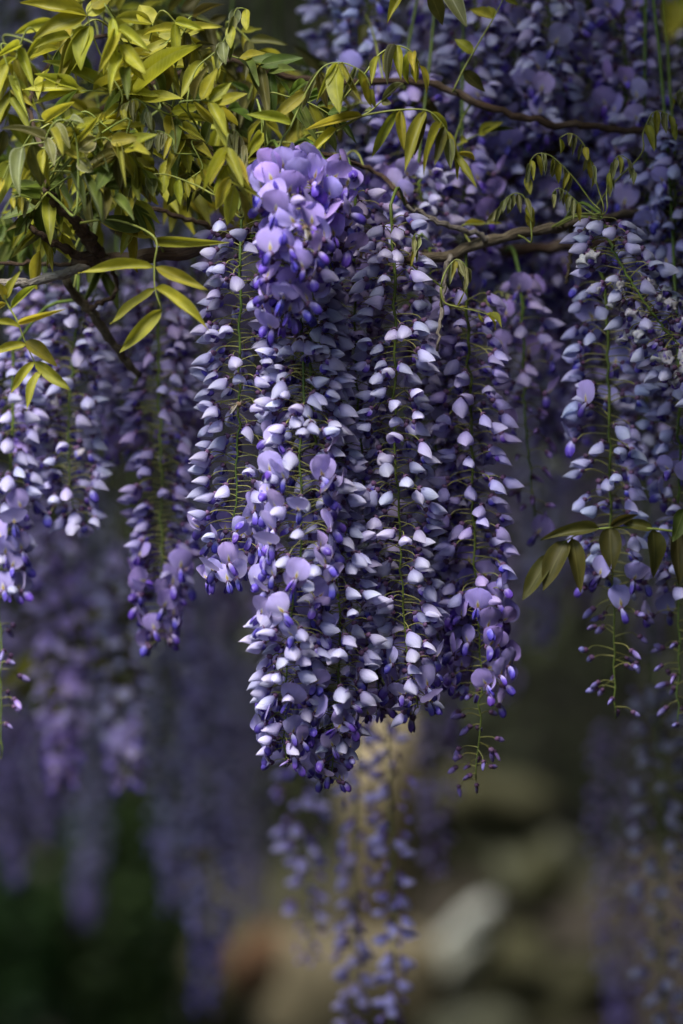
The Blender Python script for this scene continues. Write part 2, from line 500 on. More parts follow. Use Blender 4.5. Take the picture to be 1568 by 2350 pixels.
def nearest(p, maxd=9.0):
    A = np.array(ANCH); d = np.linalg.norm(A - np.array(p), axis=1); i = int(d.argmin())
    return Vector(A[i]), float(d[i])

branch('vine_branch', 'thick brown vine branch running level behind the flowers, left part bare', [(170, 600, .035), (250, 597, .03), (330, 588, .03), (440, 572, .03), (530, 545, .04), (650, 545, .09), (800, 570, .12), (900, 592, .10), (980, 592, .06)], [15, 19, 21, 20, 18, 14], 'bark')
branch('vine_branch', 'bare grey-brown branch rising across the gap beside the leaning raceme', [(950, 596, .06), (1030, 586, .06), (1120, 556, .06), (1220, 531, .065), (1330, 514, .08), (1450, 490, .12), (1600, 470, .16)], [14, 13, 12, 10], 'barko')
branch('vine_branch', 'pale grey smooth vine stem entering at the leaf mass', [(-40, 662, .02), (60, 648, .02), (130, 635, .025), (190, 614, .03), (270, 590, .04)], [13, 12, 11, 7], 'barkg')
branch('vine_branch', 'dark rough branch stub slanting up into the yellow leaves', [(105, 432, -.02), (130, 470, -.01), (170, 505, .0), (205, 550, .015), (235, 595, .03)], [8, 10, 13, 18, 16], 'bark')
branch('vine_branch', 'thin forked dark branch under the rough stub', [(70, 520, .0), (105, 545, .005), (140, 566, .01), (200, 590, .02), (260, 600, .03)], [6, 9, 11, 13], 'bark')
branch('vine_branch', 'slender black twig below the forked branch', [(-30, 603, .05), (80, 606, .05), (150, 604, .05), (215, 600, .045)], [4, 5, 5], 'bark')
branch('vine_branch', 'broken brown branch stub pointing down among lilac flowers', [(150, 645, .06), (185, 690, .07), (240, 760, .08), (285, 820, .09), (318, 862, .10)], [10, 12, 11, 10, 8], 'barko')
branch('vine_branch', 'small side twig on the broken down-pointing stub', [(205, 705, .07), (240, 690, .065), (265, 672, .06), (262, 620, .05), (255, 596, .035)], [6, 5, 5], 'bark')
branch('vine_branch', 'long reddish-brown cane arching through the shaded flowers at top', [(520, 130, .10), (610, 158, .08), (680, 178, .08), (800, 190, .085), (950, 186, .09), (1040, 208, .09), (1120, 245, .09), (1200, 270, .09), (1300, 286, .095), (1430, 297, .11), (1600, 305, .12)], [7, 8, 9, 9, 8], 'bark')
branch('vine_branch', 'short pale twig joining the bare grey-brown branch', [(930, 470, .05), (985, 498, .05), (1040, 520, .05), (1100, 540, .055), (1135, 553, .06)], [5, 7, 7, 6], 'barkg')
branch('vine_branch', 'dark branch behind the bare grey-brown one', [(1000, 600, .16), (1150, 578, .17), (1300, 566, .18), (1450, 556, .19), (1620, 545, .2)], [14, 15, 14], 'bark')
branch('vine_branch', 'blurred dark branch stub under the reddish cane', [(1150, 420, .2), (1230, 370, .2), (1300, 345, .21), (1380, 336, .22), (1480, 330, .24), (1620, 310, .26)], [13, 14, 12], 'bark')
branch('vine_branch', 'thin brown twig hanging straight down from the bare branch', [(1312, 516, .077), (1313, 560, .075), (1306, 610, .07), (1299, 650, .07)], [5, 5, 4], 'barko')
branch('vine_branch', 'peeling grey dead twig with a curled shoot beside it', [(1030, 588, .05), (1022, 640, .02), (1015, 700, .0), (1008, 760, -.01), (1000, 800, -.01)], [7, 6, 5, 3], 'barkg')
branch('vine_branch', 'dark twig descending through the leaf mass to the hanging raceme', [(330, 180, .05), (400, 260, .04), (470, 330, .03), (520, 385, .02), (552, 445, .012)], [7, 6, 5], 'bark')
branch('vine_branch', 'brown twig crossing low in the leaf mass', [(320, 470, .06), (390, 490, .05), (460, 512, .05), (530, 540, .05)], [5, 6, 6], 'bark')
branch('vine_branch', 'twig hidden in the upper leaf mass', [(120, 350, .10), (250, 240, .10), (400, 170, .09), (530, 135, .09)], [8, 7, 6], 'bark')
branch('vine_branch', 'woody twig over the large central racemes', [(520, 385, .02), (600, 345, .02), (680, 345, .03), (760, 360, .05), (860, 395, .07), (935, 470, .05)], [6, 6, 5], 'bark')
branch('vine_branch', 'twig linking the leaf mass to the rough stub', [(110, 440, -.02), (90, 330, .02), (70, 230, .05), (140, 120, .08), (300, 60, .1)], [6, 6, 5], 'bark')
branch('vine_branch', 'slim brown vine shoot beside the half cut off raceme', [(1600, 300, .11), (1606, 600, .08), (1600, 900, .055), (1606, 1200, .048), (1602, 1330, .05)], [6, 5, 4], 'bark')
# canopy limbs above the picture, one per depth, that carry the racemes further back
ZTOP = ZC + 0.62
def limb(x0, x1, y, z, r, label, mat='bark'):
    n = 22
    c = np.array([(x0 + (x1-x0)*i/(n-1), y + 0.03*math.sin(i*0.9+y*7), z + 0.03*math.sin(i*0.7+y*5)) for i in range(n)])
    b = Vector(c[0]); o = link('vine_limb', tube(c - np.array(b), [r, r*0.9, r*0.7], 9).mesh('vine_limb', M[mat])); o.location = b
    tag(o, label, 'branch', 'vine limbs of the pergola roof')
    return [Vector(q) for q in c]
LIMBS = []
for y in (2.62, 2.85, 3.15, 3.5, 3.95, 4.5, 5.1):
    LIMBS.append(limb(-1.4, 1.4, y, ZTOP + 0.12*(y-2.6), 0.014, 'brown vine limb overhead in the added shade roof'))

# ------------------------------------------------------------------ racemes
def stagefun(stops):
    """stops: list of (s, {stage: weight}); nearest lower stop holds"""
    def f(s, r):
        cur = stops[0][1]
        for a, w in stops:
            if s >= a: cur = w
        ks = list(cur); return r.choices(ks, [cur[k] for k in ks])[0]
    return f
ST_M = [(0, {'mature': 1}), (0.82, {'mature': .4, 'open': .6}), (0.9, {'open': 1})]
TINTS = {'lav': (1.0, 1.0, 1.0), 'pink': (1.02, 0.9, 0.93), 'blue': (0.92, 0.98, 1.06), 'violet': (0.92, 0.84, 1.02), 'grey': (0.95, 0.97, 0.95), 'mauve': (0.92, 0.82, 0.95)}
NFL = 0
def raceme(label, path, n, hw, stages, detail='full', tint='lav', s0=0.0, group='wisteria racemes', taper=(0.8, 1, 1, 0.95, 0.75, 0.45), up=None, seed=None, size=1.0, stem_r=4.2, dens=1.5, avoid_front=0.0):
    """path: (x, y, dd) picture points from top to tip; n florets; hw half width in picture units; up: 'limb' or 'near'"""
    global NFL
    r = random.Random(seed if seed is not None else hash(label) % 9999 + int(path[0][0]))
    pts = [P(*q) for q in path]
    nsm = 40
    c = catmull(pts, nsm)
    c[1:-1] += NP.normal(0, 0.0007, (nsm-2, 3)) * np.array([1, .6, 0.3])
    base = pts[0]
    # stalk up to what carries it
    if up == 'limb':
        Ls = min(LIMBS, key=lambda L: abs(L[0].y - base.y))
        q = min(Ls, key=lambda v: abs(v.x - base.x))
        top = catmull([q, (q*0.45 + base*0.55) + Vector((0.01, 0, -0.02)), base], 10)
    else:
        q, dist = nearest(base + Vector((0, 0.0, 0.02)))
        mid = (q + base)/2 + Vector((0, 0, 0.012))
        top = catmull([q, mid, base], 8)
    root = empty('wisteria_raceme', base); tag(root, label, 'flower raceme', group)
    full = np.vstack([top[:-1], c]) - np.array(base)
    nt = len(top) - 1
    rad = [stem_r*PX]*nt + list(np.linspace(stem_r, stem_r*0.4, nsm)*PX)
    mb = tube(full, rad, 6)
    so = link('stem', mb.mesh('raceme_stem', M['stem']), root)
    sf = stagefun(stages)
    tc = TINTS[tint]
    far = MB() if detail == 'far' else None
    ang = r.uniform(0, 6.28)
    n = int(n * (1.2 if detail == 'far' else dens))
    for i in range(n):
        s = s0 + (1 - s0) * (i + 0.5 + r.uniform(-.35, .35)) / n
        ang += 2.39996 + r.uniform(-0.28, 0.28)
        a = ang
        if avoid_front and math.sin(a) < -0.55 and r.random() < avoid_front:      # some stems show bare towards the front
            a = math.pi * (0 if math.cos(a) > 0 else 1) + r.uniform(-.5, .5)
        f = s * (nsm - 1); k = min(int(f), nsm - 2); f -= k
        p = c[k]*(1-f) + c[k+1]*f - np.array(base)
        tp = np.interp(s, np.linspace(0, 1, len(taper)), taper)
        st = sf(s, r)
        if st == 'bud' and detail != 'far' and r.random() < .48: continue
        sz = size * {'mature': .80, 'open': .88, 'bud': .80, 'wither': .85}[st] * r.uniform(0.88, 1.12) * (0.72 + 0.28*min(1, tp*1.2))
        reach = hw * PX * tp * (r.uniform(0.88, 1.06) if r.random() < .62 else r.uniform(.55, .9))
        want = reach/sz - (0.0125 if st in ('mature', 'wither') else 0.007)
        li = min(range(6), key=lambda q: abs(PLEN[q] - want))
        pk = r.randrange(3)
        pitch = r.uniform(-0.42, 0.28) - (0.25 if s > 0.93 else 0) + 0.15*(1-s)
        roll = r.gauss(0, 0.33)
        Mx = Matrix.Translation(Vector(p)) @ Matrix.Rotation(a, 4, 'Z') @ Matrix.Rotation(-pitch, 4, 'Y') @ Matrix.Rotation(roll, 4, 'X') @ Matrix.Scale(sz, 4)
        end = PED[(li, pk)][1]
        vi = r.randrange(len(SHAPE[st]))
        # the bloom levels itself at the end of the stalk
        Bm = Matrix.Translation(Vector(end)) @ Matrix.Rotation(pitch*0.6 + r.uniform(-.22, .55), 4, 'Y') @ Matrix.Rotation(r.gauss(0, 0.38), 4, 'Z') @ Matrix.Rotation(r.gauss(0, 0.2), 4, 'X')
        if st == 'bud': Bm = Bm @ Matrix.Rotation(r.uniform(.2, .8), 4, 'Y')
        col = tuple(tc[q] * r.uniform(0.96, 1.04) for q in range(3))
        if detail == 'far':
            far.addmb(PED[(li, pk)][0], Mx)
            for sh in SHAPEF[st][vi]:
                if sh is not None: far.addmb(sh, Mx @ Bm)
        else:
            fo = link('floret', PEDME[(li, pk)], root, Mx); fo.color = (1, 1, 1, 1)
            a_, b_ = SHME[(st, vi)]
            o = link(a_.name.split('.')[0], a_, fo, Bm); o.color = (*col, 1)
            if b_ is not None:
                Km = Bm @ Matrix.Rotation(r.uniform(-.15, .25), 4, 'Y')
                o = link('keel_petal', b_, fo, Km); o.color = (*col, 1)
            NFL += 1
    if far is not None:
        fo = link('florets', far.mesh('florets', FMATS), root); fo['kind'] = 'stuff'; fo.color = (*tc, 1)
    return root

OPENM = lambda a: {'open': a, 'mature': 1 - a}
# --- the bright cluster in focus
raceme('slim pale lilac raceme with bare green stem and violet tip beside the thick branch',
       [(556, 470, .01), (553, 600, 0), (550, 800, -.005), (545, 1000, 0), (540, 1180, 0), (515, 1330, 0)], 112, 108, [(0, {'mature': 1}), (.80, OPENM(.5)), (.88, OPENM(1.0))], s0=.06, seed=3, avoid_front=.5, taper=(.85, 1, 1, 1, .9, .5))
raceme('short raceme of wide open violet flowers with yellow centres, topmost of the bright cluster',
       [(652, 385, -.03), (668, 470, -.055), (672, 580, -.065), (660, 660, -.06), (650, 740, -.045)], 58, 92, [(0, OPENM(.95))], s0=.0, seed=5, size=1.08, dens=1.5, taper=(.8, 1, 1, .95, .75, .55), tint='violet')
raceme('small upright-topped raceme of open lilac flowers beside the topmost one',
       [(752, 378, -.03), (762, 450, -.04), (765, 540, -.035), (755, 640, -.02)], 22, 62, [(0, OPENM(.85))], seed=6, size=1.1, dens=1.3, tint='violet')
raceme('large bright lilac raceme with a belt of open violet flowers round its middle',
       [(690, 620, .015), (692, 760, -.005), (698, 900, -.02), (690, 1060, -.03), (690, 1250, -.035), (668, 1420, -.03), (656, 1600, -.02), (655, 1760, -.015)], 205, 116,
       [(0, {'mature': 1}), (.36, OPENM(.6)), (.46, OPENM(.85)), (.66, OPENM(.45)), (.74, OPENM(.12)), (.90, OPENM(.7)), (.95, {'bud': .5, 'open': .5})], seed=8, avoid_front=.3, taper=(.7, .95, 1, 1.1, 1.1, .95, .72, .36))
raceme('large bright raceme hanging lowest of the bright cluster, ending in dark violet buds',
       [(715, 640, .02), (712, 800, .0), (716, 950, -.005), (745, 1150, -.005), (775, 1350, -.01), (778, 1500, -.01), (768, 1640, -.005), (758, 1790, 0)], 205, 112,
       [(0, {'mature': 1}), (.60, OPENM(.25)), (.86, OPENM(.65)), (.93, {'bud': .5, 'open': .5})], seed=11, avoid_front=.35, taper=(.7, .9, 1, 1, 1.0, .92, .75, .36))
raceme('greyish lilac raceme tucked behind the two largest ones',
       [(815, 440, .04), (815, 620, .04), (820, 800, .045), (828, 1000, .045), (842, 1200, .045), (855, 1400, .045), (868, 1560, .04), (872, 1645, .03)], 175, 104,
       [(0, {'mature': 1}), (.85, OPENM(.6)), (.95, {'bud': .6, 'open': .4})], seed=14, tint='pink', taper=(.8, 1, 1, 1, 1, .9, .55))
raceme('pale lilac raceme with its long green stem in plain view beside the greyish one',
       [(897, 470, .02), (902, 600, .015), (908, 760, .01), (905, 950, .01), (915, 1180, .01), (926, 1400, .01), (938, 1520, .01), (960, 1625, .01)], 150, 98,
       [(0, {'mature': 1}), (.90, OPENM(.8))], seed=17, s0=.03, avoid_front=.35, taper=(.8, 1, 1, 1, 1, .95, .6))
raceme('shaded pinkish lilac raceme directly behind the one with the long visible stem',
       [(985, 560, .085), (990, 720, .085), (995, 900, .085), (1005, 1100, .085), (1010, 1300, .085), (1005, 1480, .085)], 130, 98, ST_M, seed=19, tint='pink')
raceme('dim mauve raceme filling the gap behind the pinkish one, open flowers near its tip',
       [(1035, 700, .12), (1040, 900, .12), (1045, 1100, .115), (1050, 1300, .11), (1045, 1500, .11), (1040, 1560, .11)], 80, 88,
       [(0, {'mature': 1}), (.7, OPENM(.7))], seed=21, tint='mauve')
raceme('dusky lilac raceme tapering to a few loose buds below the dead twig',
       [(1070, 640, .06), (1075, 760, .055), (1082, 1000, .05), (1090, 1250, .05), (1100, 1450, .05), (1104, 1600, .05), (1100, 1700, .05), (1092, 1790, .05)], 132, 110,
       [(0, {'mature': 1}), (.55, OPENM(.35)), (.64, OPENM(.85)), (.82, {'bud': .85, 'open': .15}), (.88, {'bud': 1})], seed=23, avoid_front=.4, s0=.03, taper=(.7, .9, 1, 1, .95, .8, .62, .5), tint='violet')
# --- shaded racemes beside it
raceme('dark shaded raceme with long thin tail of sparse buds below a bronze leaf',
       [(1385, 640, .08), (1396, 780, .075), (1400, 1000, .07), (1402, 1200, .07), (1410, 1400, .07), (1412, 1560, .07), (1414, 1650, .07)], 96, 112,
       [(0, {'mature': .9, 'open': .1}), (.62, {'mature': .4, 'open': .6}), (.72, {'bud': 1})], seed=27, s0=0, avoid_front=.6, taper=(.9, 1, 1, .9, .85, .75, .4), tint='blue')
raceme('leaning raceme with slanting green stem and withered whitish flowers',
       [(1378, 490, .0), (1405, 560, -.01), (1445, 640, -.015), (1510, 735, -.02), (1580, 815, -.02), (1640, 890, -.02)], 74, 112,
       [(0, {'mature': .9, 'wither': .1}), (.35, {'mature': .35, 'wither': .65})], seed=29, s0=.02, avoid_front=.5, tint='grey', taper=(.65, .9, 1, 1, .9, .8))
raceme('shaded lilac raceme half cut off under the leaning one',
       [(1560, 860, .08), (1560, 1000, .08), (1556, 1200, .085), (1558, 1400, .085), (1556, 1660, .085)], 66, 92, [(0, {'mature': .8, 'open': .2}), (.6, {'bud': .9, 'open': .1})], seed=31, tint='blue', up='limb')
raceme('sparse dim raceme of small buds on a thread-like stem between two fuller ones',
       [(1196, 640, .13), (1200, 760, .13), (1205, 950, .13), (1220, 1120, .13), (1232, 1230, .13)], 46, 84, [(0, {'mature': .7, 'open': .3}), (.45, {'bud': .9, 'open': .1})], seed=33, tint='mauve')
raceme('soft mauve raceme under the broken stub, open flowers clustered at its tip',
       [(362, 640, .15), (365, 800, .14), (368, 1000, .135), (372, 1180, .13), (370, 1340, .13), (362, 1470, .13)], 125, 98,
       [(0, {'mature': 1}), (.74, OPENM(.5)), (.82, OPENM(1.0))], seed=35, tint='mauve', avoid_front=.6, taper=(.8, 1, 1, .95, .85, .5))
raceme('whitish lilac raceme with blunt tip behind the leaf with three low leaflets',
       [(180, 660, .12), (172, 780, .12), (160, 920, .12), (158, 1050, .12), (170, 1190, .12)], 84, 92, [(0, {'mature': .85, 'wither': .15}), (.85, OPENM(.3))], seed=37, avoid_front=.4, taper=(.8, 1, 1, 1, .85))
raceme('lilac raceme at the edge next to the blunt one, trailing down to dark loose buds',
       [(30, 800, .11), (28, 950, .11), (24, 1100, .11), (14, 1250, .11), (0, 1400, .105), (2, 1600, .10), (4, 1740, .10)], 100, 82,
       [(0, {'mature': .9, 'open': .1}), (.38, OPENM(.6)), (.62, {'bud': 1})], seed=39, taper=(.9, 1, .95, .85, .7, .6))
raceme('short lilac raceme deep behind the pale grey stem',
       [(100, 640, .2), (95, 760, .2), (90, 900, .2), (85, 1060, .2)], 60, 88, ST_M, seed=41, tint='mauve', up='limb')
raceme('blurred purple raceme behind the hanging leaf of five leaflets',
       [(270, 590, .26), (275, 760, .26), (280, 900, .26), (278, 1040, .26)], 62, 95, ST_M, seed=43, tint='mauve', up='limb')
raceme('blurred purple raceme beside the thick branch behind the hanging leaf',
       [(440, 560, .24), (446, 700, .24), (440, 850, .24), (430, 1000, .24)], 60, 95, ST_M, seed=45, tint='mauve', up='limb')

# --- shaded wall of racemes behind the cane, top
TOPR = [(760, -60, 190, .26), (840, -40, 470, .17), (930, 150, 600, .14), (1010, -60, 330, .24), (1085, -60, 330, .17), (1150, 190, 640, .20), (1175, -60, 400, .2), (1255, -60, 300, .16), (1290, 250, 640, .22), (1345, -60, 420, .22), (1430, 20, 470, .18),
        (1480, 230, 720, .15), (1540, -60, 330, .22), (1545, 300, 760, .12), (1060, 330, 700, .15), (960, 380, 620, .11), (1390, 330, 660, .24), (1235, 420, 760, .26), (1330, 560, 1000, .26), (1480, 600, 1080, .2), (1250, 620, 1010, .34)]
for i, (x, y0, y1, dd) in enumerate(TOPR):
    L = y1 - y0
    lab = ('dim lilac raceme hanging in deep shade above and behind the reddish cane' if y0 < 0 else 'dim raceme between the reddish cane and the bare grey-brown branch' if y0 < 400 else 'dim raceme hanging in deep shade below the bare grey-brown branch')
    raceme(lab, [(x, y0, dd), (x + 6, y0 + L*.35, dd), (x + 2, y0 + L*.7, dd), (x - 4, y1, dd)],
           int(L * 0.135) + 8, 92, [(0, {'mature': .8, 'open': .2}), (.85, OPENM(.6))], seed=60 + i, tint=('lav', 'blue', 'violet', 'lav')[i % 4], up='limb', group=('racemes above the cane' if y0 < 0 else 'racemes between cane and bare branch' if y0 < 400 else 'racemes below the bare branch'))
for i, (x, y0, y1, dd) in enumerate([(40, -80, 230, .62), (130, -80, 260, .75), (30, 150, 520, .55), (210, -80, 150, .6), (330, 520, 720, .5)]):
    L = y1 - y0
    raceme('blurred pale raceme glimpsed behind the yellow leaf mass', [(x, y0, dd), (x + 4, y0 + L*.5, dd), (x, y1, dd)], int(L*.16) + 10, 90, ST_M, detail='far', seed=90 + i, up='limb', group='blurred racemes behind the leaf mass')

# --- racemes further back, out of focus
raceme('blurred violet raceme hanging behind and below the bright cluster, sparse stubby tip', [(660, 1350, .55), (672, 1600, .55), (690, 1900, .55), (705, 2080, .55), (712, 2200, .55)], 84, 92, [(0, {'mature': .7, 'open': .3}), (.5, {'bud': .5, 'mature': .5}), (.9, {'bud': 1})], detail='far', seed=101, tint='violet', up='limb')
raceme('long blurred blue-grey raceme reaching down to the picture edge', [(828, 1400, .46), (822, 1700, .46), (815, 2000, .46), (812, 2250, .46), (815, 2480, .46)], 88, 66, [(0, {'mature': .55, 'open': .05, 'bud': .4})], detail='far', seed=103, tint='mauve', up='limb')
raceme('long blurred dark blue raceme close beside the blue-grey one', [(885, 1380, .40), (890, 1640, .40), (898, 1900, .40), (905, 2150, .40), (900, 2350, .40), (895, 2480, .40)], 84, 62, [(0, {'mature': .5, 'bud': .5})], detail='far', seed=105, tint='violet', up='limb')
raceme('very soft mauve raceme behind the long blue ones', [(985, 1250, .85), (1000, 1500, .85), (1005, 1750, .85), (1000, 1990, .85)], 110, 80, [(0, {'mature': .6, 'open': .4}), (.6, {'bud': .6, 'mature': .4})], detail='far', seed=107, tint='mauve', up='limb')
raceme('blurred raceme with slanting flowers over the dark corner', [(1500, 1560, .5), (1515, 1750, .5), (1520, 1950, .5), (1515, 2150, .5), (1530, 2360, .5)], 84, 110, [(0, {'mature': .8, 'bud': .2})], detail='far', seed=109, tint='grey', up='limb')
raceme('very soft violet raceme beside the slanting blurred one', [(1400, 1640, 1.1), (1410, 1900, 1.1), (1420, 2150, 1.1), (1430, 2420, 1.1)], 110, 95, ST_M, detail='far', seed=111, tint='violet', up='limb')
BL = [('strongly blurred grey-lilac raceme under the blurred olive leaf sprays', [(130, 1150, 1800, .6), (300, 1250, 1800, .62), (30, 1100, 1700, .75), (200, 900, 1500, 1.1)]),
      ('strongly blurred slate raceme over the bright green shrub', [(35, 1420, 2020, 1.5), (190, 1500, 2120, 1.9), (110, 1300, 1930, 1.3)]),
      ('strongly blurred long raceme over the dark mossy rock', [(400, 1350, 2080, 1.2), (465, 1480, 2310, 1.0), (520, 1250, 1950, 2.2), (570, 1500, 2100, 2.6)]),
      ('strongly blurred raceme in the gap between the soft mauve raceme and the bright cluster', [(450, 900, 1500, 1.1), (520, 800, 1450, 1.3)]),
      ('strongly blurred dark raceme behind the dusky tapering one', [(1240, 800, 1480, 1.0), (1150, 900, 1600, 1.2), (1060, 800, 1560, .8)]),
      ('strongly blurred dark raceme behind the bronze-green leaf', [(1330, 900, 1400, 1.2), (1500, 800, 1500, 1.1)]),
      ('blurred raceme hidden behind the bright cluster', [(620, 700, 1500, .7), (760, 700, 1500, .8), (900, 700, 1500, .75)]),
      ('blurred raceme in the shade behind the bare grey-brown branch', [(1300, 300, 900, .55), (1450, 250, 900, .6), (1150, 200, 850, .55), (1000, 200, 800, .5), (1560, 100, 700, .5)]),
      ('blurred raceme behind the leaves over the central racemes', [(850, 100, 700, .5), (700, 200, 800, .6), (550, 200, 760, .7)]),
      ('blurred raceme behind the thick brown branch', [(400, 300, 1000, .6), (250, 300, 950, .7), (100, 300, 1000, .7)]),
      ('blurred raceme in the deepest shade above the reddish cane', [(1350, -100, 400, .6), (1200, -100, 300, .65), (1050, -100, 300, .6), (900, -100, 300, .65), (1500, -100, 350, .65)])]
i = 0
for lab, L_ in BL:
    for (x, y0, y1, dd) in L_:
        L = y1 - y0; i += 1
        dx = 22*math.sin(i*2.3)
        raceme(lab, [(x, y0, dd), (x + dx, y0 + L*.5, dd + .04), (x + dx*.3, y1, dd)], int(L*.11 * (D0+dd)/D0) + 12, 95, [(0, {'mature': .8, 'open': .2}), (.8, {'open': .5, 'bud': .5})],
               detail='far', seed=130 + i, tint=('grey', 'mauve', 'grey', 'pink')[i % 4], up='limb', group='blurred racemes far back')

# ------------------------------------------------------------------ leaves
def leaflet_mb(k):
    """unit leaflet along +X, normal +Z, half width 1 before scaling"""
    r = random.Random(700 + k)
    fold = (0.18, 0.35, 0.65, 0.95, 0.28, 0.5)[k % 6]; droop = (0.10, 0.22, 0.05, 0.15, -0.08, 0.3)[k % 6]; wav = r.uniform(0.02, 0.06); ph = r.uniform(0, 6); sw = r.uniform(-.05, .05)
    def f(s, t):
        wd = (s/.38)**.62 * ((1-s)/.62)**1.01 if 0 < s < 1 else 0.0
        th = fold * abs(t)
        y = wd * t * math.cos(th); z = 0.17 * wd * abs(t) * math.sin(th) * 1.7 - droop * s*s
        z += wav * abs(t) * math.sin(9*s + ph + (1.5 if t > 0 else 0)) * 0.6
        return (s, y + sw*4*s*(1-s), z)
    return sheet(f, 10, 6, 0)
LEAFMB = [leaflet_mb(k) for k in range(6)]
LEAFME = {(m, k): LEAFMB[k].mesh('leaflet', M[m]) for m in ('leaf', 'leafg', 'leafy', 'leafo') for k in range(6)}
def place_leaflet(root, origin, b, t, wpx, mat, r, roll=None, k=None, facing=None):
    """b, t: base and tip (world); wpx: full width in picture units"""
    d = t - b; L = d.length
    if L < 1e-5: return
    x = d / L
    nrm = facing if facing is not None else Vector((r.uniform(-.5, .5), -1.0, r.uniform(0.1, .9)))
    nrm = (nrm - x * nrm.dot(x))
    if nrm.length < 1e-3: nrm = Vector((0, 0, 1)) - x*x.z
    nrm.normalize()
    if roll: nrm = Matrix.Rotation(roll, 3, x) @ nrm
    y = nrm.cross(x)
    k = r.randrange(6) if k is None else k
    A = Matrix(((x.x, y.x, nrm.x, 0), (x.y, y.y, nrm.y, 0), (x.z, y.z, nrm.z, 0), (0, 0, 0, 1)))
    # droop in the mesh pulls the tip off the chord: counter-rotate
    dz = (0.10, 0.22, 0.05, 0.15, -0.08, 0.3)[k]
    A = Matrix.Translation(b - origin) @ A @ Matrix.Rotation(-math.atan(dz), 4, 'Y') @ Matrix.Diagonal((L, 1.12*wpx*PX/2, L, 1))
    o = link('leaflet', LEAFME[(mat, k)], root, A)
    v = r.uniform(0.88, 1.1); o.color = (v*r.uniform(.93, 1.07), v, v*r.uniform(.85, 1.1), 1)
    return o

def leaf_z(label, off, sc, dd, rachis, leaflets, mat='leaf', attach=True, group=None, seed=0, rr=2.6, alt=None, ddr=0.02):
    """a pinnate leaf traced in a zoomed window: off = window corner in photo pixels, sc = its zoom"""
    r = random.Random(900 + seed)
    q = lambda x, y, e=0.0: P((off[0] + x/sc) * 0.94, (off[1] + y/sc) * 0.94, dd + e)
    k = 0.94 / sc
    pts = [q(*p) for p in rachis]
    origin = pts[0]
    root = empty('wisteria_leaf', origin); tag(root, label, 'leaf', group)
    if attach:
        a, dist = nearest(origin)
        mid = [] if dist < 0.012 else [(a*.5 + origin*.5) + (origin - pts[1])*0.12 + Vector((0, 0, .06*dist))]
        c = catmull([a] + mid + pts, 6*(len(pts) + 2))
    else: c = catmull(pts, 5*len(pts))
    mb = tube(c - np.array(origin), [rr*PX*1.2, rr*PX, rr*PX*.5], 6)
    link('leaf_stalk', mb.mesh('leaf_stalk', M['lstem']), root)
    for j, lf in enumerate(leaflets):
        bx, by, tx, ty, wd = lf[:5]
        m = lf[5] if len(lf) > 5 else mat
        b = q(bx, by); t = q(tx, ty, r.uniform(-ddr, ddr))
        # bring the foot onto the stalk
        i = int(np.linalg.norm(c - np.array(b), axis=1).argmin())
        b = Vector(c[i])
        place_leaflet(root, origin, b, t, wd*k, m, r, roll=r.uniform(-.35, .35))
    return root

Z8 = ((600, 50), 2.613)
leaf_z('arching yellow-green leaf with drooping leaflets reaching furthest over the dark flowers', *Z8, -.03, [(560, 700), (660, 650), (760, 605), (960, 572), (1150, 572), (1240, 640), (1300, 740), (1340, 850)],
       [(755, 600, 375, 700, 78), (590, 690, 385, 905, 58), (960, 575, 800, 875, 62), (1000, 580, 1010, 830, 100), (1150, 580, 1018, 965, 84), (1165, 585, 1285, 740, 90), (1240, 650, 1140, 965, 52), (1260, 690, 1205, 925, 62, 'leafo'),
        (1300, 740, 1310, 950, 80, 'leafy'), (1290, 700, 1352, 860, 45), (1330, 810, 1350, 1010, 40), (1345, 850, 1475, 1068, 46), (1150, 575, 1080, 850, 60, 'leafo'), (1345, 850, 1460, 895, 12)], seed=1)
leaf_z('arching yellow leaf with folded pale-backed leaflets above the topmost violet flowers', *Z8, -.035, [(190, 850), (235, 750), (285, 680), (385, 460), (490, 300), (600, 268), (700, 300), (765, 350), (800, 430)],
       [(490, 310, 360, 580, 52, 'leafy'), (600, 275, 455, 515, 46), (690, 310, 605, 530, 50, 'leafy'), (620, 285, 745, 530, 66), (560, 290, 600, 590, 120), (765, 355, 805, 550, 60), (385, 455, 150, 655, 75), (300, 650, 0, 600, 75), (720, 320, 765, 470, 50), (470, 330, 520, 560, 100, 'leafo'), (800, 430, 830, 560, 40)], seed=2)
leaf_z('small arching leaf crossing the reddish cane with a row of hanging leaflets', *Z8, .0, [(760, 340), (800, 280), (860, 210), (955, 160), (1040, 185), (1090, 240), (1130, 330)],
       [(850, 220, 805, 405, 50), (880, 200, 900, 345, 85), (955, 165, 905, 410, 50, 'leafy'), (975, 165, 990, 375, 66), (1040, 190, 1040, 405, 50), (1085, 240, 1090, 395, 58), (1110, 280, 1152, 470, 46), (1060, 210, 1075, 330, 60)], seed=3)
leaf_z('grey-green leaf pointing sideways just under the small arching leaf', *Z8, .01, [(740, 610), (800, 575), (860, 520), (930, 470)],
       [(800, 575, 760, 585, 40, 'leafy'), (860, 520, 1010, 400, 60, 'leafy'), (870, 530, 930, 530, 50, 'leafy')], seed=4)
Z4 = ((0, 500), 2.613)
leaf_z('hanging leaf of narrow yellow leaflets on a thread-like stalk over the thick branch', *Z4, -.05, [(985, 205), (985, 380), (990, 540), (1032, 665)],
       [(985, 382, 510, 435, 78), (985, 380, 1328, 545, 76), (990, 542, 700, 757, 76), (992, 542, 1318, 790, 88), (1032, 668, 760, 945, 88)], seed=5, ddr=.01)
